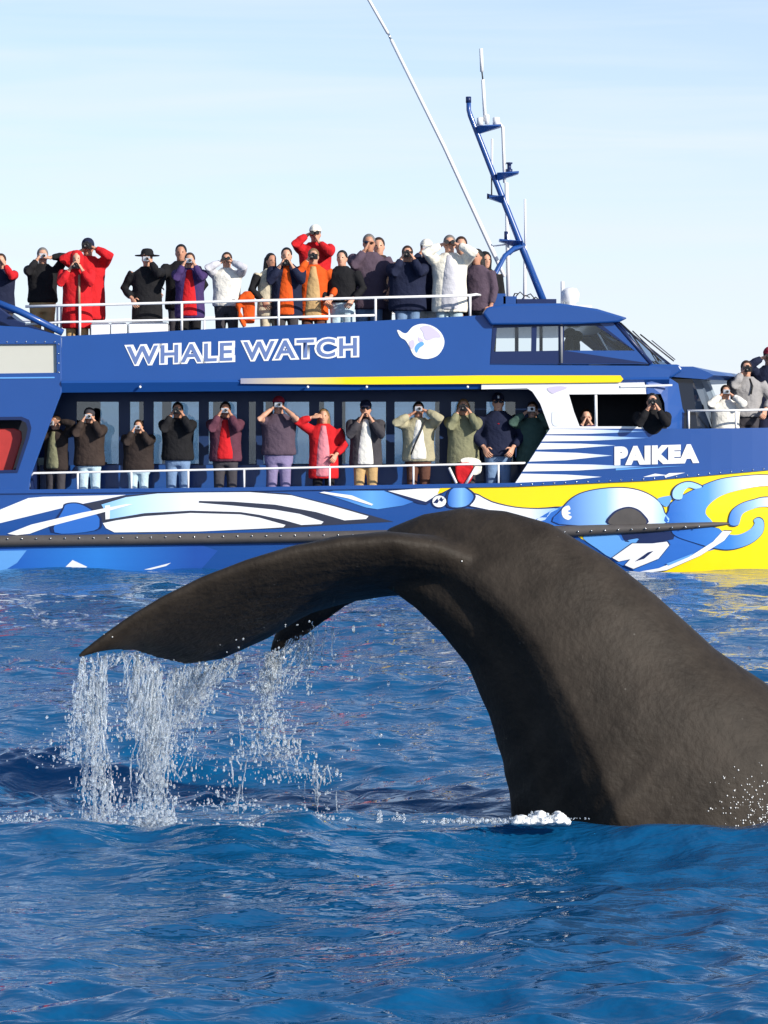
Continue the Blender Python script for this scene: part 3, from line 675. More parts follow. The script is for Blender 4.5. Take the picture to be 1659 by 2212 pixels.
# roof gear
b = MB(); p = M(1232, 662); b.loft([(p, (.10, 0, 0), (0, .12, 0)), (p+Vector((0, 0, .06)), (.08, 0, 0), (0, .1, 0)), (p+Vector((0, 0, .08)), (.13, 0, 0), (0, .13, 0)), (p+Vector((0, 0, .2)), (.14, 0, 0), (0, .14, 0)), (p+Vector((0, 0, .27)), (.1, 0, 0), (0, .1, 0)), (p+Vector((0, 0, .29)), (.03, 0, 0), (0, .03, 0))], 16)
bpart(b.build('radar_dome', WHITE, None, True))
b = MB(); a, c = M(1204, 668), M(1276, 668); b.box((a.x, YM-.3, a.z-.03), (c.x, YM+.3, a.z+.05)); bpart(b.build('radar_base', WHITE))
btube('roof_aerial', [M(1215, 608), M(1215, 662)], .028, WHITE)
for u, w, h in ((1066, .14, .14), (1095, .1, .1), (1150, .3, .06)):
    a = M(u, 662); b = MB(); b.box((a.x-w, YM-1.2, a.z-.1), (a.x+w, YM-.9, a.z+h)); bpart(b.build('roof_box', BLUE if u < 1140 else NAVY))
b = MB()
for i in range(5):
    a = M(1100+i*10, 655-(i % 2)*10, -.8); c = M(1115+i*12, 640+i*4, -.8); b.tube([a, a.lerp(c, .5)+Vector((0, 0, .06)), c], .01, 6)
tag(bpart(b.build('cables', BLACK, None, True)), kind='stuff')

# ================================================================== PEOPLE
EYEM = mat('eye_dark', (.01, .008, .007), .2); LIPM = mat('lips', (.35, .09, .07), .5)
SHOE = mat('shoe_leather', (.02, .018, .016), .5)
SKINS = {'a': (.56, .3, .2), 'b': (.45, .22, .14), 'c': (.62, .36, .26)}
COL = dict(black=(.012, .012, .014), navy=(.012, .016, .04), brown=(.04, .028, .024), dkbrown=(.03, .022, .02), red=(.52, .015, .02), orange=(.62, .085, .012),
           white=(.74, .72, .66), grey=(.3, .29, .29), dkgrey=(.05, .047, .055), mauve=(.085, .06, .085), maroon=(.10, .035, .055), purple=(.05, .03, .11), olive=(.2, .2, .12), khaki=(.36, .33, .22),
           tan=(.45, .3, .14), beige=(.52, .46, .34), jeans=(.14, .22, .36), palejeans=(.42, .55, .62), green=(.045, .085, .07), pink=(.62, .22, .26), lilac=(.2, .17, .3), ltgrey=(.48, .48, .52), rust=(.11, .05, .035),
           hairbl=(.008, .007, .007), hairbr=(.035, .018, .01), hairfair=(.22, .13, .06), hairgrey=(.16, .15, .14), cream=(.78, .74, .64), darkred=(.3, .02, .04))
def cloth(c): return mat('fabric_'+c, COL[c], .85, .2, noise=.3, nscale=7, bump=.45, bscale=10)
def hairm(c): return mat('hair_'+c, COL[c], .55, .4, noise=.3, nscale=40, bump=.5, bscale=60)
def ik(sh, wr, pole, l1, l2):
    d = wr-sh; L_ = min(d.length, (l1+l2)*.995)
    if d.length > L_: wr = sh+d.normalized()*L_; d = wr-sh
    a = (l1*l1-l2*l2+L_*L_)/(2*L_); h = math.sqrt(max(l1*l1-a*a, 0)); n = d.normalized()
    p = (pole-n*pole.dot(n)).normalized()
    return sh+n*a+p*h, wr
def hand(b, w, d, n, s):
    """w wrist, d towards the fingertips, n palm side, s thumb side"""
    d.normalize(); n = (n-d*n.dot(d)).normalized(); s = (s-d*s.dot(d)-n*s.dot(n)).normalized()
    g_ = 1.18; d = d*g_; n = n*g_; s = s*g_
    b.loft([(w-d*.03, s*.024, n*.02), (w+d*.01, s*.027, n*.018), (w+d*.05, s*.04, n*.015), (w+d*.085, s*.04, n*.013), (w+d*.095, s*.034, n*.009)], 10)
    for i, l in enumerate((.068, .078, .072, .056)):
        p = w+d*.088+s*(.031-.0205*i); q = p+(d*.86+n*.5).normalized()*l*.58; r_ = q+(d*.35+n*.93).normalized()*l*.58
        b.tube([p, q, r_], [.0108, .0105, .0085], 6)
    p = w+d*.028+s*.032; q = p+(d*.55+s*.8+n*.2).normalized()*.046; r_ = q+(d*.85+s*.2+n*.45).normalized()*.037
    b.tube([p, q, r_], [.013, .011, .008], 6)
PI_ = [0]
def person(u, vtop, y, zfloor, label, short, pose='cam', top='black', bot='jeans', hair='hairbr', head='hair', hatc='navy', shirt=None, yaw=0, bulk=1.0, camc='silver', sleeve=None, skin='a', hem=.80, lift=0, lean=0, glasses=False, hmax=1.93, pl=None, pr=None, extra=None, sx=1.0):
    pt = P(u, vtop, y); sx *= 1.17
    Hh = min(pt.z-zfloor, hmax); base = Vector((pt.x, y, max(zfloor, pt.z-Hh) if lift else zfloor)); k = Hh/1.735
    root = empty('person', base, R(yaw)); root['label'] = label; root['category'] = 'person'
    sk = mat('skin_'+skin, SKINS[skin], .5, .4, noise=.08, nscale=25)
    V = lambda x, y_, z: Vector((x, y_, z))
    ln = lambda z: -lean*max(0, z-.9)       # lean forward over the rail
    poses = {  # wrist left/right of picture, elbow poles, hand direction
        'cam': ((-.085, -.17, 1.55), (.085, -.17, 1.55), (-.5, -.3, -1), (.5, -.3, -1)),
        'bino': ((-.095, -.15, 1.565), (.095, -.15, 1.565), (-.85, -.25, -.8), (.85, -.25, -.8)),
        'wide': ((-.10, -.15, 1.60), (.10, -.15, 1.60), (-1, -.5, -.5), (1, -.5, -.5)),
        'chin': ((-.09, -.19, 1.45), (.09, -.19, 1.45), (-.7, 0, -1), (.7, 0, -1)),
        'shade': ((-.17, -.13, 1.60), (.20, -.16, 1.0), (-1, -.1, -.3), (.8, .5, -.3)),
        'down': ((-.25, -.06, .88), (.25, -.06, .88), (-.6, .8, 0), (.6, .8, 0)),
        'waist': ((-.2, -.17, .98), (.2, -.17, .98), (-1, .5, 0), (1, .5, 0)),
        'one': ((-.075, -.17, 1.56), (.26, -.18, 1.0), (-.7, -.2, -1), (.8, .6, 0)),
        'oner': ((-.26, -.18, 1.0), (.075, -.17, 1.56), (-.8, .6, 0), (.7, -.2, -1)),
        'raise': ((-.08, -.17, 1.56), (.12, -.13, 1.63), (-.7, -.2, -1), (1, -.05, .25)),
    }
    wl, wr, p1, p2 = poses[pose]
    if pl: wl = pl
    if pr: wr = pr
    shl, shr = V(-.178*sx, ln(1.42), 1.405), V(.178*sx, ln(1.42), 1.405)
    wl = V(*wl); wr = V(*wr); wl.y += ln(wl.z); wr.y += ln(wr.z)
    el, wl = ik(shl, wl, V(*p1), .285, .26); er, wr = ik(shr, wr, V(*p2), .285, .26)
    hy = ln(1.6)-.015
    # body: one continuous skin
    b = MB()
    b.loft([(V(0, ln(z), z), V(rx*sx, 0, 0), V(0, ry, 0)) for z, rx, ry in ((.84, .155, .10), (.95, .16, .105), (1.1, .145, .095), (1.25, .16, .105), (1.37, .165, .1), (1.43, .11, .075), (1.47, .06, .06), (1.53, .052, .055))], 16)
    b.loft([(V(0, hy+dy, z), V(rx, 0, 0), V(0, ry, 0)) for z, rx, ry, dy in ((1.495, .032, .035, -.045), (1.51, .048, .058, -.025), (1.545, .064, .08, -.008), (1.585, .071, .091, 0), (1.625, .075, .096, .004), (1.665, .074, .095, .008), (1.70, .06, .078, .012), (1.72, .036, .048, .014), (1.729, .012, .016, .014))], 16)
    b.loft([(V(0, hy-.088, 1.63), V(.008, 0, 0), V(0, .01, 0)), (V(0, hy-.098, 1.605), V(.011, 0, 0), V(0, .014, 0)), (V(0, hy-.102, 1.585), V(.016, 0, 0), V(0, .016, 0)), (V(0, hy-.092, 1.575), V(.01, 0, 0), V(0, .01, 0))], 8)
    for s in (-1, 1):
        b.ball(V(s*.076, hy+.01, 1.60), (.012, .02, .03), 8, 5)
        b.tube([V(s*.085, 0, .92), V(s*.095, -.015, .5), V(s*.1, .01, .09)], [.085, .058, .04], 10)
        b.loft([(V(s*.1, .05, .045), V(.038, 0, 0), V(0, 0, .042)), (V(s*.103, -.03, .05), V(.04, 0, 0), V(0, 0, .045)), (V(s*.11, -.13, .03), V(.042, 0, 0), V(0, 0, .028)), (V(s*.11, -.175, .025), V(.025, 0, 0), V(0, 0, .018))], 10)
    for sh, e, w in ((shl, el, wl), (shr, er, wr)):
        b.tube([sh, sh.lerp(e, .5), e, e.lerp(w, .35), w], [.056, .05, .043, .042, .028], 10)
    me = remesh(b.mesh(), .0165, 3)
    bm = bmesh.new(); bm.from_mesh(me)
    for f in bm.faces: f.material_index = 1 if f.calc_center_median().z < .1 else 0; f.smooth = True
    h = MB(); up = pose not in ('down', 'waist')
    face = V(0, hy-.13, 1.60)
    for s, w, e, raised in ((-1, wl, el, wl.z > 1.3), (1, wr, er, wr.z > 1.3)):
        fd = (w-e).normalized()
        if raised: hand(h, w, (V(0, hy-.12, 1.63)-w)*.5+fd*.05, V(-s, .2, .0), V(0, .6, -.5) if pose != 'shade' else V(0, .8, -.5))
        else: hand(h, w, fd+V(0, -.3, -.4), V(-s*.6, .4, -.4), V(0, -1, .4))
    hm = h.mesh(); n0 = len(bm.faces); bm.from_mesh(hm); bm.faces.ensure_lookup_table()
    for f in bm.faces[n0:]: f.smooth = True
    e_ = MB()
    for s in (-1, 1): e_.ball(V(s*.031, hy-.083, 1.622), (.014, .009, .007), 8, 4)
    if not glasses:
        n0 = len(bm.faces); q = e_.mesh(); bm.from_mesh(q); bm.faces.ensure_lookup_table()
        for f in bm.faces[n0:]: f.material_index = 2
    l_ = MB(); l_.ball(V(0, hy-.077, 1.548), (.024, .012, .007), 8, 4); n0 = len(bm.faces); q = l_.mesh(); bm.from_mesh(q); bm.faces.ensure_lookup_table()
    for f in bm.faces[n0:]: f.material_index = 3
    bmesh.ops.scale(bm, vec=(k, k, k), verts=bm.verts); bm.to_mesh(me); bm.free()
    link('body', me, [sk, SHOE, EYEM, LIPM], root)
    def child(name, mb, m, vox=.018, it=4):
        q = remesh(mb.mesh(), vox, it) if vox else mb.mesh()
        q.transform(Matrix.Scale(k, 4)); return link(name, q, m, root, True)
    # jacket
    t = .026*bulk
    b = MB()
    b.loft([(V(0, ln(z), z), V((rx+t)*sx, 0, 0), V(0, ry+t, 0)) for z, rx, ry in ((hem, .165, .115), (hem+.06, .172, .118), (1.0, .162, .11), (1.12, .155, .108), (1.27, .166, .112), (1.375, .168, .104), (1.435, .118, .08), (1.475, .065, .062), (1.50, .052, .055))], 20)
    bare = sleeve == 'bare'
    for sh, e, w in ((shl, el, wl), (shr, er, wr)):
        if bare: b.tube([sh, sh.lerp(e, .35)], [.075, .07], 12)
        elif sleeve is None:
            c = e.lerp(w, .84); b.tube([sh+V(0, 0, -.005), sh.lerp(e, .5), e, e.lerp(w, .4), c], [.066+t*.6, .06+t*.5, .054+t*.45, .052+t*.4, .04+t*.25], 12)
        else: b.tube([sh, sh.lerp(e, .2)], [.08, .074], 12)
    jk = child('jacket', b, cloth(top))
    if sleeve and not bare:
        for sh, e, w in ((shl, el, wl), (shr, er, wr)):
            b = MB(); c = e.lerp(w, .86); b.tube([sh.lerp(e, .1), sh.lerp(e, .5), e, e.lerp(w, .4), c], [.07+t*.4, .06+t*.5, .054+t*.45, .052+t*.4, .04+t*.25], 12)
            child('sleeve', b, cloth(sleeve))
    if shirt:
        b = MB(); wv = .9
        b.loft([(V(0, ln(z)-(ry+t)*.28-.014, z), V((rx)*wv*sx*f_, 0, 0), V(0, (ry+t)*.75, 0)) for z, rx, ry, f_ in ((hem+.03, .16, .115, 1.0), (hem+.12, .16, .114, .95), (1.12, .15, .107, .85), (1.27, .15, .112, .75), (1.375, .14, .104, .6), (1.44, .1, .082, .6), (1.47, .08, .07, .7))], 16)
        child('shirt', b, cloth(shirt))
    # trousers
    b = MB(); b.loft([(V(0, ln(z), z), V(rx*sx, 0, 0), V(0, ry, 0)) for z, rx, ry in ((.78, .165, .115), (.9, .172, .12), (1.0, .165, .113), (1.03, .155, .105))], 16)
    for s in (-1, 1): b.tube([V(s*.088, 0, .9), V(s*.094, -.005, .7), V(s*.098, -.015, .48), V(s*.102, 0, .25), V(s*.102, 0, .07)], [.1, .088, .078, .07, .068], 12)
    child('trousers', b, cloth(bot), .02)
    # head wear / hair
    b = MB()
    if head in ('hair', 'long', 'cap', 'hat'):
        b.ball(V(0, hy+.02, 1.648), (.086, .098, .096), 14, 10); b.ball(V(0, hy+.045, 1.61), (.079, .075, .085), 12, 8)
        if head == 'long': b.loft([(V(0, hy+.045, 1.66), V(.095, 0, 0), V(0, .08, 0)), (V(0, hy+.05, 1.56), V(.108, 0, 0), V(0, .075, 0)), (V(0, hy+.06, 1.45), V(.115, 0, 0), V(0, .075, 0)), (V(0, hy+.05, 1.34), V(.11, 0, 0), V(0, .075, 0)), (V(0, hy+.06, 1.26), V(.07, 0, 0), V(0, .05, 0))], 14)
        child('hair', b, hairm(hair), .012, 2)
    if head == 'beanie':
        b.loft([(V(0, hy+.012, z), V(rx, 0, 0), V(0, ry, 0)) for z, rx, ry in ((1.60, .08, .09), (1.645, .09, .112), (1.67, .09, .11), (1.71, .078, .095), (1.74, .05, .06), (1.752, .015, .02))], 16)
        child('beanie', b, cloth(hatc), .012, 2)
    if head == 'hood':
        b.loft([(V(0, hy+.03, z), V(rx, 0, 0), V(0, ry, 0)) for z, rx, ry in ((1.44, .10, .09), (1.52, .105, .095), (1.6, .11, .105), (1.68, .1, .105), (1.735, .065, .07), (1.755, .02, .02))], 16)
        child('hood', b, cloth(top), .014, 2)
    if head == 'cap':
        b = MB(); b.loft([(V(0, hy+.008, z), V(rx, 0, 0), V(0, ry, 0)) for z, rx, ry in ((1.655, .09, .112), (1.69, .088, .108), (1.725, .07, .085), (1.75, .04, .045), (1.757, .01, .01))], 16)
        b.loft([(V(0, hy-.05, 1.66), V(.078, 0, 0), V(0, 0, .008)), (V(0, hy-.12, 1.655), V(.074, 0, 0), V(0, 0, .008)), (V(0, hy-.165, 1.645), V(.045, 0, 0), V(0, 0, .007))], 12)
        cp = child('cap', b, cloth(hatc), .01, 1)
        if extra == 'mark':
            q = MB(); q.loft([(V(0, hy-.112, 1.678), V(.016, 0, 0), V(0, 0, .014)), (V(0, hy-.098, 1.712), V(.016, 0, 0), V(0, 0, .012))], 8); o = child('cap_mark', q, WHITE, 0); o.parent = cp
    if head == 'hat':
        b = MB(); b.loft([(V(0, hy+.01, z), V(rx, 0, 0), V(0, ry, 0)) for z, rx, ry in ((1.655, .19, .19), (1.67, .195, .195), (1.675, .1, .12), (1.73, .095, .11), (1.765, .07, .085), (1.775, .02, .02))], 20)
        child('sun_hat', b, cloth(hatc), .012, 1)
    if glasses:
        b = MB()
        for s in (-1, 1): b.loft([(V(s*.034, hy-.104, 1.623), V(.03, 0, 0), V(0, 0, .02)), (V(s*.036, hy-.088, 1.623), V(.032, 0, 0), V(0, 0, .021))], 10)
        b.box(V(-.082, hy-.1, 1.626), V(.082, hy-.085, 1.634)); child('sunglasses', b, GL_DK, 0)
    # the camera or field glasses it holds
    if camc and up:
        cz = {'chin': 1.50, 'bino': 1.625, 'wide': 1.63}.get(pose, 1.605); cy = hy-.155
        Mw = Matrix.Translation(base) @ Matrix.Rotation(R(yaw), 4, 'Z') @ Matrix.Scale(k, 4)
        if camc == 'glass':
            b = MB()
            for s in (-1, 1): b.loft([(V(s*.033, .045, 0), V(.017, 0, 0), V(0, 0, .017)), (V(s*.033, .01, 0), V(.019, 0, 0), V(0, 0, .019)), (V(s*.036, -.03, 0), V(.027, 0, 0), V(0, 0, .027)), (V(s*.038, -.075, 0), V(.029, 0, 0), V(0, 0, .029))], 12)
            b.box((-.02, -.02, -.012), (.02, .03, .012)); nm = 'binoculars'; cm = BLACK; kind = 'black binoculars'
        else:
            b = MB(); wd = .055 if camc == 'silver' else .068; hh = .035 if camc == 'silver' else .042
            b.loft([(V(x, 0, 0), V(0, .016*q, 0), V(0, 0, hh*q)) for x, q in ((-wd, .55), (-wd*.93, .9), (-wd*.8, 1.1), (wd*.8, 1.1), (wd*.93, .9), (wd, .55))], 4)
            bb = []
            b2 = MB(); b2.box((-wd, -.018, -hh), (wd, .018, hh)); 
            if camc != 'silver': b2.box((-.025, -.016, hh-.001), (.025, .016, hh+.02))
            b = b2; nm = 'camera'; cm = mat('camera_silver', (.55, .55, .57), .3, metal=.4) if camc == 'silver' else mat('camera_black', (.015, .015, .016), .4); kind = ('small silver camera' if camc == 'silver' else 'black camera')
        q = b.mesh()
        bm = bmesh.new(); bm.from_mesh(q)
        if nm == 'camera': bmesh.ops.bevel(bm, geom=bm.edges[:], offset=.005, segments=2, affect='EDGES')
        bmesh.ops.recalc_face_normals(bm, faces=bm.faces); bm.to_mesh(q); bm.free()
        q.transform(Matrix.Scale(k, 4)); o = link(nm, q, cm); o.location = Mw @ V(0, cy, cz); o.rotation_euler = (0, 0, R(yaw))
        tag(o, f'{kind} held up by person in {short}', nm)
        if nm == 'camera':
            b = MB(); lx = 0.012 if camc == 'silver' else 0; lr = .022 if camc == 'silver' else .034; ll = .035 if camc == 'silver' else .08
            b.loft([(V(lx, -.015, 0), V(lr, 0, 0), V(0, 0, lr)), (V(lx, -.015-ll, 0), V(lr*.92, 0, 0), V(0, 0, lr*.92)), (V(lx, -.015-ll, 0), V(lr*.7, 0, 0), V(0, 0, lr*.7)), (V(lx, -.01-ll, 0), V(lr*.65, 0, 0), V(0, 0, lr*.65))], 12)
            q = b.mesh(); q.transform(Matrix.Scale(k, 4)); link('lens', q, mat('camera_black', (.015, .015, .016), .4), o, True)
    return root
UP = ZU; y1, y2, y3 = YB+.55, YB+.95, YB+1.5
pp = person
# upper deck
pp(2, 548, y1, UP, 'person in navy vest with red sleeves standing by the blue stair canopy', 'navy vest with red sleeves', 'oner', 'navy', 'dkgrey', sleeve='red', camc=None)
pp(92, 535, y2, UP, 'person in black jacket and tan trousers photographing beside the red-coated pair', 'black jacket and tan trousers', 'raise', 'black', 'tan', 'hairgrey', hem=.92, yaw=8, camc='silver', pr=(.09, -.16, 1.58))
pp(190, 516, y2, UP, 'tall person in red coat and navy beanie with one elbow raised high', 'red coat and navy beanie', 'wide', 'red', 'navy', head='beanie', pl=(-.1, -.16, 1.55), hem=.62, bulk=1.5, camc='black', skin='b')
pp(167, 543, YB+.45, UP, 'person in hooded red raincoat leaning over a monopod', 'hooded red raincoat', 'chin', 'red', 'tan', head='hood', hem=.55, bulk=1.3, camc='black', lean=.1)
pp(318, 542, y1, UP, 'person in wide black sun hat and black coat by the white lockers', 'wide black sun hat', 'oner', 'black', 'black', 'hairbl', 'hat', 'black', pl=(-.22, -.1, 1.0), bulk=1.3, hem=.6, camc='silver', pr=(.06, -.17, 1.57))
pp(391, 528, y3-.4, UP, 'person in black coat with hand on rail behind purple jacket', 'black coat', 'waist', 'black', 'dkgrey', 'hairbl', camc=None, bulk=1.2, pl=(-.3, -.55, 1.0), skin='b')
pp(410, 546, y1-.1, UP, 'person in purple jacket with bright red front holding up small camera', 'purple jacket with red front', 'cam', 'purple', 'black', 'hairbr', shirt='red', hem=.72, bulk=1.3)
pp(490, 545, y1, UP, 'person in white sweater with pale grey sleeves and dark trousers', 'white sweater with pale grey sleeves', 'wide', 'white', 'dkgrey', 'hairbr', sleeve='ltgrey', hem=.9, camc='glass', pl=(-.07, -.14, 1.58), pr=(.07, -.14, 1.58))
pp(585, 547, y1, UP, 'person with long black hair in beige vest and dark sleeves', 'beige vest and dark sleeves', 'waist', 'beige', 'beige', 'hairbl', 'long', sleeve='black', hem=.74, yaw=25, camc=None, skin='b')
pp(619, 535, y1-.1, UP, 'person in navy jacket open over orange top with black camera', 'navy jacket over orange top', 'chin', 'navy', 'dkgrey', 'hairbl', shirt='orange', hem=.7, bulk=1.5, camc='black')
pp(681, 488, y3+.3, UP+.32, 'person in red jacket and white cap standing above the others', 'red jacket and white cap', 'bino', 'red', 'dkgrey', 'hairgrey', 'cap', 'cream', bulk=1.5, hem=.75, camc='glass', pl=(-.1, -.15, 1.6), pr=(.05, -.18, 1.5))
pp(677, 537, y1, UP, 'person with brown hair in orange jacket leaning on the upper rail', 'orange jacket', 'one', 'orange', 'rust', 'hairfair', 'hair', bulk=1.0, hem=.66, camc='black', shirt='tan')
pp(739, 541, y1, UP, 'person in short black sweater and pale jeans leaning on the upper rail', 'short black sweater and pale jeans', 'waist', 'black', 'palejeans', 'hairbl', hem=.94, bulk=1.2, yaw=-12, camc=None)
pp(797, 503, y2, UP, 'tall grey-haired person in charcoal mauve jacket and sunglasses', 'charcoal mauve jacket', 'one', 'mauve', 'jeans', 'hairgrey', bulk=1.7, hem=.74, glasses=True, camc=None, pl=(-.05, -.19, 1.52), pr=(.28, -.25, .98), skin='b')
pp(818, 502, y3+.2, UP, 'dark-haired person almost hidden behind the tall grey-haired one', 'brown jacket', 'down', 'brown', 'dkgrey', 'hairbr', camc=None)
pp(880, 531, y1-.05, UP, 'broad person in navy jacket and jeans with both hands at face', 'navy jacket and jeans', 'cam', 'navy', 'jeans', 'hairbr', bulk=1.8, hem=.78, sx=1.12, camc='black')
pp(921, 519, y2, UP, 'person in white cap and dark navy jacket beside the white jacket', 'white cap and navy jacket', 'one', 'navy', 'white', 'hairbr', 'cap', 'cream', bulk=1.2, hem=.75, skin='b')
pp(971, 508, y1, UP, 'person in long white jacket and pale blue trousers with elbows out', 'long white jacket', 'wide', 'cream', 'palejeans', 'hairgrey', shirt='ltgrey', bulk=1.5, hem=.70, camc='glass')
pp(996, 511, y3, UP, 'dark-haired person half hidden behind the long white jacket', 'dark jacket behind white jacket', 'down', 'dkgrey', 'navy', 'hairbr', camc=None)
pp(1031, 538, y2-.1, UP, 'person with long dark hair in mauve grey top by the mast strut', 'mauve grey top', 'down', 'mauve', 'dkgrey', 'hairbl', 'long', yaw=-25, camc=None, skin='b', bulk=1.1)
pp(1048, 545, y3, UP, 'person in black coat nearest the mast strut', 'black coat by mast', 'down', 'black', 'black', 'hairbl', 'hood', yaw=20, camc=None)
# lower walkway
w1_, LO = YB+.5, ZL
pp(121, 898, w1_+.1, LO, 'person in brown vest at the raked aft end of the walkway', 'brown vest', 'raise', 'dkbrown', 'dkgrey', 'hairbr', shirt='olive', yaw=-25, bulk=1.2, camc='silver')
pp(193, 882, w1_, LO, 'person in brown jacket, pale green jeans and striped beanie', 'brown jacket and beanie', 'cam', 'brown', 'palejeans', head='beanie', hatc='dkgrey', bulk=1.8, hem=.82)
pp(299, 907, w1_, LO, 'short person in brown jacket and washed pale jeans', 'brown jacket, the shortest one', 'cam', 'dkbrown', 'palejeans', 'hairbr', bulk=1.9, hem=.84, sx=1.1)
pp(384, 869, w1_, LO, 'person in plain black jacket and blue jeans with hands at eyes', 'plain black jacket and blue jeans', 'cam', 'black', 'jeans', 'hairbl', bulk=1.7, hem=.86, camc='black', skin='b')
pp(487, 868, w1_, LO, 'person in open maroon jacket over red top and grey trousers', 'open maroon jacket', 'cam', 'maroon', 'dkgrey', 'hairbl', shirt='red', bulk=1.7, hem=.84, skin='b')
pp(602, 858, w1_, LO, 'tall bare-armed person in dark mauve vest and lilac trousers', 'mauve vest with bare arms', 'bino', 'mauve', 'lilac', 'hairbr', 'cap', 'darkred', sleeve='bare', bulk=1.3, hem=.9, camc='silver', sx=1.08)
pp(699, 883, w1_, LO, 'person in long red coat over pink top shading the eyes', 'long red coat over pink top', 'shade', 'red', 'black', 'hairfair', 'long', shirt='pink', hem=.62, bulk=1.4, camc=None)
pp(790, 866, w1_, LO, 'person in open black coat over white shirt and tan trousers', 'black coat over white shirt', 'chin', 'dkgrey', 'tan', 'hairbr', 'cap', 'navy', shirt='white', bulk=1.7, hem=.76, glasses=True, camc=None)
pp(904, 868, w1_, LO, 'person in open olive jacket over white shirt with diagonal strap', 'open olive jacket', 'wide', 'khaki', 'rust', 'hairbl', shirt='white', bulk=1.7, hem=.84, camc='silver', pl=(-.12, -.17, 1.54), extra='strap', skin='b')
pp(1001, 862, w1_, LO, 'person in olive brown jacket behind the red and white bag', 'olive brown jacket', 'cam', 'olive', 'dkgrey', 'hairfair', 'long', bulk=1.5, hem=.74, camc='black')
pp(1076, 851, w1_, LO, 'person in black sweater with red collar, sunglasses and navy cap', 'black sweater', 'waist', 'navy', 'jeans', 'hairbr', 'cap', 'navy', shirt=None, bulk=1.5, hem=.86, glasses=True, camc=None, extra='mark')
pp(1150, 868, w1_, LO, 'person in dark green jacket at the forward end of the walkway', 'dark green jacket', 'bino', 'green', 'dkgrey', 'hairbr', bulk=1.6, hem=.8, yaw=-8)
# window, foredeck
pp(1266, 884, YB+.44, zp(1135), 'person looking out low beside the white window post', 'low window corner', 'chin', 'purple', 'navy', 'hairbr', camc=None, skin='c', pl=(-.06, -.17, 1.52), pr=(.06, -.17, 1.52))
pp(1406, 850, YB+.2, zp(1108), 'person in black jacket leaning out of the forward window with camera', 'black jacket at the window', 'cam', 'black', 'navy', 'hairbl', bulk=1.3, camc='black', lean=.28, pl=(-.07, -.2, 1.52), pr=(.07, -.2, 1.52))
pp(1567, 832, YB+.75, zp(1060), 'person in white jacket behind the foredeck rail', 'white jacket on the foredeck', 'bino', 'white', 'khaki', 'hairbr', bulk=1.6, hem=.72, camc='silver')
pp(1612, 779, YB+1.3, ZF, 'person in pale grey jacket with black strap on the foredeck', 'pale grey jacket', 'one', 'grey', 'dkgrey', 'hairbr', bulk=1.6, hem=.9, camc='black')
pp(1662, 752, YB+1.9, ZF+.05, 'person in dark red cap and navy jacket at the bow', 'dark red cap', 'wide', 'navy', 'navy', 'hairbr', 'cap', 'darkred', bulk=1.1, camc='glass')
# strap and collar, bag, monopod, hung jacket, bench
def attach_to(label, fn):
    for o in bpy.data.objects:
        if o.get('label') == label: return fn(o)
def strap(o):
    b = MB(); b.tube([(.09, -.155, 1.4), (.03, -.185, 1.25), (-.05, -.19, 1.08), (-.11, -.17, .92)], .012, 6); b.build('strap', BLACK, o, True)
attach_to('person in open olive jacket over white shirt with diagonal strap', strap)
def strap2(o):
    b = MB(); b.tube([(.04, -.1, 1.47), (.075, -.16, 1.36), (.05, -.175, 1.24)], .014, 6); b.build('strap', BLACK, o, True)
attach_to('person in pale grey jacket with black strap on the foredeck', strap2)
def collar(o):
    b = MB(); b.loft([((0, -.07, 1.36), (.04, 0, 0), (0, .09, 0)), ((0, -.03, 1.46), (.062, 0, 0), (0, .085, 0)), ((0, -.02, 1.51), (.068, 0, 0), (0, .075, 0))], 14); b.build('collar', cloth('red'), o, True)
attach_to('person in black sweater with red collar, sunglasses and navy cap', collar)
bag = empty('bag', Q(1012, 1050, YB+.17)); tag(bag, 'red and white bag slung against the lower rail', 'bag')
def bagpart(name, outline, y0, y1_, m):
    bm = bmesh.new(); vs = [bm.verts.new((xp(u)-bag.location.x, y0, zp(v)-bag.location.z)) for u, v in outline]
    f = bm.faces.new(vs); r_ = bmesh.ops.extrude_face_region(bm, geom=[f]); 
    for v in r_['geom']:
        if isinstance(v, bmesh.types.BMVert): v.co.y = y1_
    bmesh.ops.recalc_face_normals(bm, faces=bm.faces); me = bpy.data.meshes.new(name); bm.to_mesh(me); bm.free()
    o = link(name, me, m, bag); w = o.modifiers.new('b', 'BEVEL'); w.width = .03; w.segments = 3
    return o
bagpart('pouch', smoothpoly([(984, 1008), (992, 1001), (1008, 999), (1020, 1003), (1023, 1018), (1019, 1036), (1010, 1046), (996, 1046), (987, 1034)], 3), -.12, .1, cloth('red'))
bagpart('flap', smoothpoly([(996, 992), (1012, 988), (1034, 992), (1041, 1004), (1038, 1022), (1022, 1026), (1026, 1008), (1012, 1002), (998, 1000)], 3), -.1, .08, cloth('cream'))
for a, b_ in (((970, 1010), (986, 1044)), ((1028, 1010), (1006, 1046))):
    q = MB(); q.tube([Q(*a, YB)-Vector((bag.location.x, YB+.135, bag.location.z)), Q(*b_, YB)-Vector((bag.location.x, YB+.135, bag.location.z))], .02, 8); q.build('strap', RAILW, bag, True)
mp_ = empty('monopod', Vector((P(171, 700, YB+.28).x, YB+.28, ZU))); tag(mp_, 'slim metal monopod standing before the hooded red raincoat', 'monopod')
q = MB(); q.tube([(0, 0, 0), (0, 0, .75)], .014, 8); q.build('lower_leg', SILV, mp_, True)
q = MB(); q.tube([(0, 0, .73), (0, 0, 1.3)], .019, 8); q.build('upper_leg', mat('bronze_tube', (.28, .2, .13), .4), mp_, True)
jk = MB(); p = Q(528, 660, YB+.24)
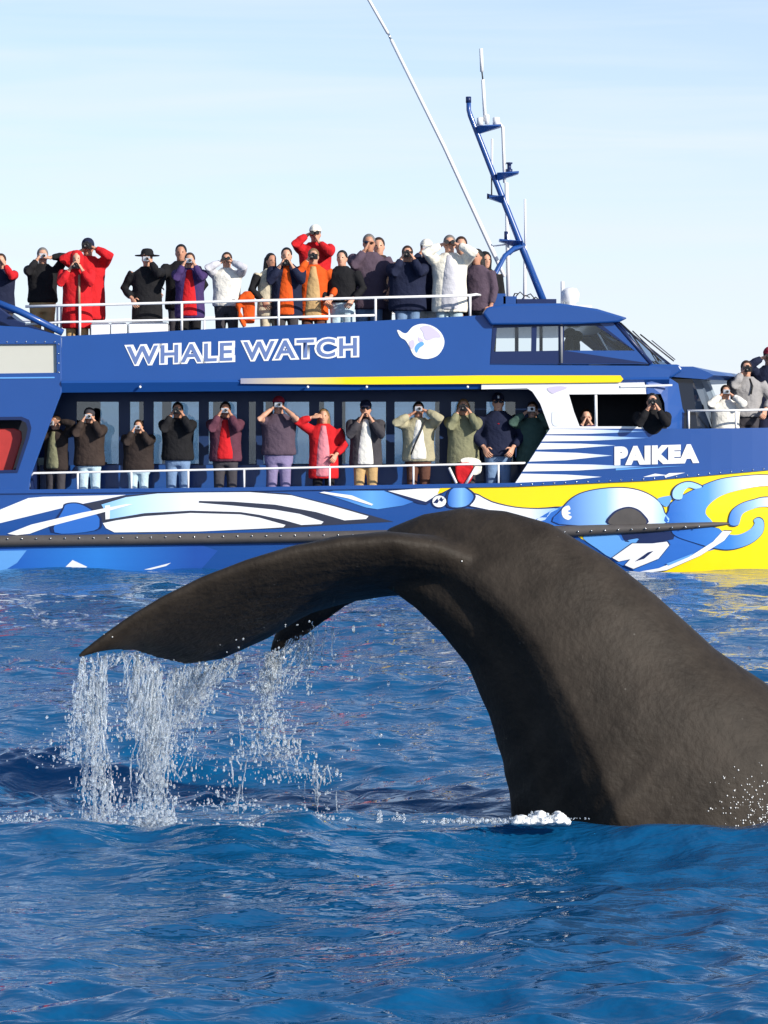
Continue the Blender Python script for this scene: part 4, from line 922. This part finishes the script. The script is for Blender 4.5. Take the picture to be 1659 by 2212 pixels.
jk.loft([(p+Vector((.03, .02, .22)), (.05, 0, 0), (0, .04, 0)), (p+Vector((.03, .0, .14)), (.11, 0, 0), (0, .06, 0)), (p+Vector((.05, .03, -.02)), (.10, 0, 0), (0, .05, 0)), (p+Vector((.06, .04, -.25)), (.08, 0, 0), (0, .05, 0))], 14)
jk.tube([p+Vector((-.03, 0, .15)), p+Vector((-.1, -.03, .0)), p+Vector((-.07, -.05, -.15)), p+Vector((.0, -.06, -.3))], [.055, .05, .045, .035], 10)
jo = link('hung_jacket', remesh(jk.mesh(), .02, 3), cloth('orange'), None, True); tag(jo, 'orange jacket hung over the upper rail beside the white sweater', 'jacket')
q = MB(); c = P(681, 700, y3+.3); q.box((c.x-.5, y3+.08, ZU), (c.x+.5, y3+.52, ZU+.318)); o = q.build('deck_bench', WHITE); bpart(o); o.modifiers.new('b', 'BEVEL').width = .02

# ================================================================== THE WHALE
YW = 16.0
def wring(O, I, ridge, b, yc, n=48, keel=1.0):
    """cross-section between outer and inner outline points; ridge = place of the widest point from I"""
    O3, I3 = P(*O, yc), P(*I, yc); out = []
    for i in range(n):
        th = 2*math.pi*i/n                  # 0 at O, pi at I, near side at pi/2
        c = math.cos(th); s = math.sin(th)
        f = .5+.5*c                         # fraction from I to O
        e = math.log(ridge)/math.log(.5); fr = f**e if f > 0 else 0      # widest point lies at 'ridge'
        q_ = fr/ridge
        if q_ < 1:                                                       # rounded belly, groove, then up to the keel
            bel = .58*math.sin(math.pi/2*min(1, q_/.52))**.75; g2 = max(0, (q_-.42)/.58); dep = bel+(1-.58)*g2*g2*(3-2*g2)
        else: dep = abs(s)**.8
        if s < 0: dep = abs(s)**.9
        p = I3.lerp(O3, fr); out.append(p+Vector((0, -b*dep*(1 if s > 0 else -.8), 0)))
    return out
secs = [((1990, 1800), (1150, 2010), .30, .66, 16.05), ((1880, 1690), (1132, 1890), .30, .62, 16.05), ((1765, 1572), (1112, 1770), .30, .57, 16.02), ((1659, 1478), (1088, 1650), .31, .51, 16.0), ((1545, 1402), (1056, 1545), .33, .45, 16.0),
        ((1425, 1292), (1012, 1440), .36, .39, 16.0), ((1315, 1205), (958, 1372), .39, .33, 16.0), ((1192, 1132), (900, 1315), .42, .27, 16.02), ((1090, 1103), (852, 1280), .44, .22, 16.06), ((1000, 1096), (815, 1266), .46, .17, 16.1), ((915, 1109), (780, 1258), .48, .12, 16.14), ((840, 1140), (750, 1250), .5, .07, 16.18)]
wb = MB(); n = 48; vs = []; fs = []
for s_ in secs: vs += wring(*s_)
for k_ in range(len(secs)-1):
    for i in range(n): fs.append((k_*n+i, k_*n+(i+1) % n, (k_+1)*n+(i+1) % n, (k_+1)*n+i))
fs += [tuple(range(n)), tuple((len(secs)-1)*n+i for i in range(n))]
wb.add(vs, fs)
def lobe(LE, TE, th):
    nn = 26; rings = []
    for i in range(len(LE)):
        a, c = P(*LE[i]), P(*TE[i]); ch = c-a
        j0, j1 = max(i-1, 0), min(i+1, len(LE)-1)
        span = P(*LE[j1])+P(*TE[j1])-P(*LE[j0])-P(*TE[j0])
        nrm = ch.cross(span).normalized(); 
        ring = []
        for q in range(nn):
            tt = 2*math.pi*q/nn; x = .5-.5*math.cos(tt)
            hgt = th[i]*1.9*(math.sqrt(max(x, 0))*(1-x)**.85+.05*x*(1-x)*4)
            sgn = 1 if math.sin(tt) >= 0 else -1
            ring.append(a+ch*x+nrm*hgt*sgn)
        rings.append(ring)
    vs = [p for r_ in rings for p in r_]; fs = []
    for k_ in range(len(rings)-1):
        for i in range(nn): fs.append((k_*nn+i, k_*nn+(i+1) % nn, (k_+1)*nn+(i+1) % nn, (k_+1)*nn+i))
    fs += [tuple(range(nn)), tuple((len(rings)-1)*nn+i for i in range(nn))]
    wb.add(vs, fs)
LE = [(1120, 1262, 15.86), (1040, 1216, 15.80), (950, 1180, 15.74), (850, 1166, 15.68), (740, 1172, 15.64), (640, 1188, 15.61), (540, 1214, 15.6), (440, 1250, 15.6), (350, 1294, 15.6), (280, 1335, 15.6), (225, 1373, 15.6), (188, 1401, 15.6), (166, 1419, 15.6)]
TE = [(905, 1300, 16.3), (862, 1272, 16.45), (815, 1276, 16.6), (735, 1298, 16.75), (655, 1328, 16.8), (572, 1382, 16.78), (475, 1427, 16.68), (400, 1437, 16.5), (336, 1422, 16.24), (292, 1407, 16.0), (238, 1405, 15.74), (200, 1411, 15.66), (168, 1421, 15.61)]
lobe(LE, TE, [.14, .15, .15, .14, .13, .12, .105, .09, .07, .052, .036, .025, .015])
LE2 = [(1060, 1130, 16.3), (960, 1128, 16.5), (850, 1150, 16.8), (755, 1195, 17.1), (668, 1262, 17.35), (610, 1335, 17.5), (588, 1385, 17.55), (583, 1406, 17.57)]
TE2 = [(880, 1272, 16.35), (830, 1277, 16.6), (790, 1290, 16.9), (745, 1312, 17.15), (690, 1352, 17.35), (632, 1394, 17.5), (602, 1408, 17.55), (588, 1412, 17.57)]
lobe(LE2, TE2, [.13, .12, .11, .095, .08, .055, .03, .015])
wm = wb.mesh(); bm = bmesh.new(); bm.from_mesh(wm); bmesh.ops.recalc_face_normals(bm, faces=bm.faces); bm.to_mesh(wm); bm.free()
wm = remesh(wm, .0125, 9, .6)
# skin: soft lengthwise wrinkles and dimples
from mathutils import noise as mn
wn = np.empty(len(wm.vertices)*3); wm.vertices.foreach_get('normal', wn); wn = wn.reshape(-1, 3)
wc = np.empty(len(wm.vertices)*3); wm.vertices.foreach_get('co', wc); wc = wc.reshape(-1, 3)
for i, p in enumerate(wc):
    a = mn.fractal(Vector((p[0]*2.2, p[1]*2, p[2]*2.2)), 1, 2, 3)
    s_ = p[0]*.62+p[2]*.78; wv = mn.noise(Vector(((p[0]*.78-p[2]*.62)*9, p[1]*5, s_*1.3)))
    lowz = max(0, min(1, (.75-p[2])/.6))
    wc[i] = p+wn[i]*(a*.004+wv*.020*lowz*max(0, min(1, (1.75-p[0])/.5)))
wm.vertices.foreach_set('co', wc.ravel()); wm.update()
WM = bpy.data.materials.new('wet_whale_skin'); WM.use_nodes = True; t = WM.node_tree; b = t.nodes['Principled BSDF']; l = t.links.new
co = t.nodes.new('ShaderNodeTexCoord'); n1 = t.nodes.new('ShaderNodeTexNoise'); n1.inputs['Scale'].default_value = 5; n1.inputs['Detail'].default_value = 9; n1.inputs['Roughness'].default_value = .65
cr = t.nodes.new('ShaderNodeValToRGB'); cr.color_ramp.elements[0].position = .3; cr.color_ramp.elements[0].color = (.017, .0132, .0098, 1); cr.color_ramp.elements[1].position = .72; cr.color_ramp.elements[1].color = (.04, .0315, .024, 1)
vo = t.nodes.new('ShaderNodeTexVoronoi'); vo.inputs['Scale'].default_value = 16; vo.inputs['Randomness'].default_value = 1
c2 = t.nodes.new('ShaderNodeValToRGB'); c2.color_ramp.elements[0].position = .03; c2.color_ramp.elements[0].color = (.5, .5, .5, 1); c2.color_ramp.elements[1].position = .10; c2.color_ramp.elements[1].color = (0, 0, 0, 1)
n3 = t.nodes.new('ShaderNodeTexNoise'); n3.inputs['Scale'].default_value = 4; c3 = t.nodes.new('ShaderNodeValToRGB'); c3.color_ramp.elements[0].position = .56; c3.color_ramp.elements[1].position = .68
mm = t.nodes.new('ShaderNodeMath'); mm.operation = 'MULTIPLY'
mxx = t.nodes.new('ShaderNodeMix'); mxx.data_type = 'RGBA'; mxx.inputs['B'].default_value = (.16, .15, .135, 1)
n4 = t.nodes.new('ShaderNodeTexNoise'); n4.inputs['Scale'].default_value = 30; n4.inputs['Detail'].default_value = 6; bp = t.nodes.new('ShaderNodeBump'); bp.inputs['Strength'].default_value = .3; bp.inputs['Distance'].default_value = .02
l(co.outputs['Object'], n1.inputs['Vector']); l(n1.outputs['Fac'], cr.inputs[0]); l(co.outputs['Object'], vo.inputs['Vector']); l(vo.outputs['Distance'], c2.inputs[0]); l(co.outputs['Object'], n3.inputs['Vector']); l(n3.outputs['Fac'], c3.inputs[0])
l(c2.outputs[0], mm.inputs[0]); l(c3.outputs[0], mm.inputs[1]); l(mm.outputs[0], mxx.inputs['Factor']); l(cr.outputs[0], mxx.inputs['A']); l(mxx.outputs['Result'], b.inputs['Base Color'])
l(co.outputs['Object'], n4.inputs['Vector']); l(n4.outputs['Fac'], bp.inputs['Height']); l(bp.outputs[0], b.inputs['Normal'])
b.inputs['Roughness'].default_value = .6; b.inputs['Specular IOR Level'].default_value = .16; b.inputs['Coat Weight'].default_value = 0; b.inputs['Coat Roughness'].default_value = .2
wh = link('whale', wm, WM, None, True)
tag(wh, 'dark grey whale tail arching out of the sea with dripping fluke', 'whale')

# ================================================================== FALLING WATER AND SPRAY
SPR = bpy.data.materials.new('spray_water'); SPR.use_nodes = True; b = SPR.node_tree.nodes['Principled BSDF']
b.inputs['Base Color'].default_value = (.86, .92, .97, 1); b.inputs['Roughness'].default_value = .12; b.inputs['Transmission Weight'].default_value = .8; b.inputs['IOR'].default_value = 1.33
g = (1+5**.5)/2
ICO_V = np.array([(-1,g,0),(1,g,0),(-1,-g,0),(1,-g,0),(0,-1,g),(0,1,g),(0,-1,-g),(0,1,-g),(g,0,-1),(g,0,1),(-g,0,-1),(-g,0,1)])/math.sqrt(1+g*g)
ICO_F = [(0,11,5),(0,5,1),(0,1,7),(0,7,10),(0,10,11),(1,5,9),(5,11,4),(11,10,2),(10,7,6),(7,1,8),(3,9,4),(3,4,2),(3,2,6),(3,6,8),(3,8,9),(4,9,5),(2,4,11),(6,2,10),(8,6,7),(9,8,1)]
class Drops:
    def __init__(s): s.V = []; s.F = []; s.n = 0
    def drop(s, p, r, stretch=1.0):
        q = ICO_V*np.array([r, r, r*stretch])*(1+rng.uniform(-.18, .18, (12, 1)))+np.array(p)
        s.V.append(q); s.F += [(a+s.n, b_+s.n, c_+s.n) for a, b_, c_ in ICO_F]; s.n += 12
    def strand(s, p, q, r):
        p = np.array(p); q = np.array(q); m = max(4, int(np.linalg.norm(q-p)/.03)); off = np.zeros(3); pts = []
        for i in range(m+1):
            off = off*.8+rng.normal(0, .006, 3); pts.append((p+(q-p)*i/m+off, r*rng.uniform(.35, 1.25)*(1-.4*i/m)))
        vs = []; 
        for c_, rr in pts:
            for k_ in range(5): vs.append(c_+np.array([math.cos(k_*1.2566)*rr, math.sin(k_*1.2566)*rr, 0]))
        s.V.append(np.array(vs)); 
        for i in range(m):
            for k_ in range(5): s.F.append((s.n+i*5+k_, s.n+i*5+(k_+1) % 5, s.n+(i+1)*5+(k_+1) % 5, s.n+(i+1)*5+k_))
        s.F.append(tuple(s.n+k_ for k_ in range(5))); s.F.append(tuple(s.n+m*5+k_ for k_ in range(5))); s.n += len(vs)
    def build(s, name, m=SPR):
        me = bpy.data.meshes.new(name); me.from_pydata(np.concatenate(s.V).tolist(), [], s.F); me.update(); return link(name, me, m, None, True)
def te_y(u):
    for a, c in zip(TE[::-1], TE[::-1][1:]):
        if a[0] <= u <= c[0]: return a[2]+(c[2]-a[2])*(u-a[0])/(c[0]-a[0])
    return 15.5
D = Drops()
# (u top, v top, u bottom, v bottom, half width, strands, drops)
streams = [(178, 1418, 165, 1560, 10, 8, 130), (205, 1412, 205, 1790, 22, 26, 520), (235, 1470, 160, 1640, 40, 0, 260), (172, 1500, 150, 1640, 18, 0, 200), (300, 1410, 285, 1600, 20, 24, 330), (262, 1408, 240, 1440, 30, 12, 40), (335, 1425, 320, 1790, 26, 34, 640), (395, 1437, 345, 1640, 34, 26, 520), (345, 1560, 335, 1795, 30, 10, 520),
           (440, 1432, 395, 1570, 36, 30, 420), (490, 1423, 420, 1530, 22, 16, 180), (520, 1412, 500, 1470, 10, 8, 30), (590, 1405, 570, 1530, 20, 22, 300), (650, 1375, 585, 1500, 40, 24, 240), (570, 1520, 590, 1640, 50, 6, 480), (600, 1600, 640, 1690, 60, 2, 240), (668, 1360, 670, 1500, 8, 5, 40), (700, 1340, 700, 1450, 25, 4, 14), (690, 1640, 695, 1775, 30, 7, 70), (500, 1620, 490, 1770, 45, 3, 90), (215, 1640, 225, 1780, 34, 12, 330), (450, 1560, 390, 1690, 45, 2, 110), (800, 1320, 790, 1650, 90, 0, 50)]
for ut, vt_, ub, vb, hw, ns, nd in streams:
    y0 = te_y(ut)-(.3 if ut > 480 else 0)
    for i in range(int(ns*2.2)):
        u0 = ut+rng.normal(0, hw*.6); t0 = abs(rng.normal(0, .18)) if rng.random() < .6 else rng.uniform(0, .7); le = rng.uniform(.08, .6)
        f = lambda t_: tuple(P(u0+(ub-ut)*t_, vt_+(vb-vt_)*t_-(0), y0+(0)))
        D.strand(f(t0), f(min(1, t0+le)), rng.uniform(.002, .0075))
    for i in range(int(nd*1.4)):
        t_ = rng.uniform(0, 1)**.85; uu = ut+(ub-ut)*t_+rng.normal(0, hw*(.45+.55*t_)); vv = vt_+(vb-vt_)*t_
        D.drop(P(uu, vv, y0+rng.normal(0, .07)), min(.011, .0027*math.exp(rng.normal(0, .55))), rng.uniform(1, 3.2))
o = D.build('falling_water'); tag(o, 'strings of water and droplets pouring off the fluke', 'water', kind='stuff')
# splash where the water lands, along the crest
D = Drops()
def sp(u, v, hw, hv, nd, rs, y): 
    for i in range(nd):
        a = rng.normal(0, 1); bq = abs(rng.normal(0, 1))
        D.drop(P(u+a*hw, v-bq*hv*math.exp(-a*a*.3), y+rng.normal(0, .05)), min(rs*2.6, rs*math.exp(rng.normal(0, .5))), rng.uniform(.8, 1.5))
sp(325, 1806, 42, 36, 800, .005, 15.1); sp(215, 1798, 40, 16, 300, .0045, 15.15); sp(60, 1775, 60, 8, 160, .004, 15.6); sp(420, 1803, 55, 10, 300, .0045, 15.1); sp(520, 1797, 40, 9, 260, .005, 15.1); sp(640, 1770, 60, 8, 160, .004, 15.6); sp(500, 1750, 70, 16, 150, .0035, 15.6)
sp(820, 1775, 2.5, 10, 30, .006, 15.5); sp(862, 1770, 8, 5, 40, .004, 15.5); sp(1020, 1776, 50, 4, 200, .005, 15.05); sp(1168, 1770, 40, 6, 160, .0035, 15.0); sp(120, 1660, 50, 60, 90, .003, 15.5); sp(600, 1450, 120, 60, 80, .003, 16.2)
o = D.build('splash_drops'); tag(o, 'white splash drops along the wave crest under the fluke', 'water', kind='stuff')
# foam lump at the foot of the tail
FOAM = mat('sea_foam', (.78, .79, .78), .6, noise=.12, nscale=30, bump=.6, bscale=60)
b = MB()
for i in range(230):
    t_ = random.random(); uu = 1112+t_*114; hgt = 15*(math.sin(min(1, t_*.8+.12)*math.pi*.9)**.7)*(.75+.3*math.sin(t_*17))
    b.ball(P(uu, 1779-random.random()*hgt*1.7, 15.0+random.uniform(-.05, .05)), (random.uniform(.012, .026), .02, random.uniform(.007, .014)), 6, 4)
fm = remesh(b.mesh(), .006, 3)
o = link('foam', fm, FOAM, None, True); tag(o, 'lump of white foam at the foot of the whale tail', 'foam', kind='stuff')
D = Drops(); cnt = 0
for i, c_ in enumerate(wc):
    if wn[i][1] > -.2: continue
    uu = 829.5+c_[0]*F/c_[1]; vv = 950-(c_[2]-EYE)*F/c_[1]
    dens = math.exp(-((uu-1660)/75)**2)*max(0, min(1, (vv-1640)/110))*.4 if uu > 1520 else 0
    if 945 < uu < 1045 and abs(vv-(1196+(uu-945)*.26)) < 5: dens = .06
    if 215 < uu < 250 and abs(vv-1362) < 14: dens = .05
    if vv > 1790: dens = 0
    if random.random() < dens: D.drop(c_+wn[i]*.002, random.uniform(.0015, .0055)*(1 if uu > 1500 else 1.1))
o = D.build('skin_droplets', mat('spray_fleck', (.7, .7, .68), .3)); tag(o, 'glinting droplets and spray on the wet whale skin', 'water', kind='stuff')
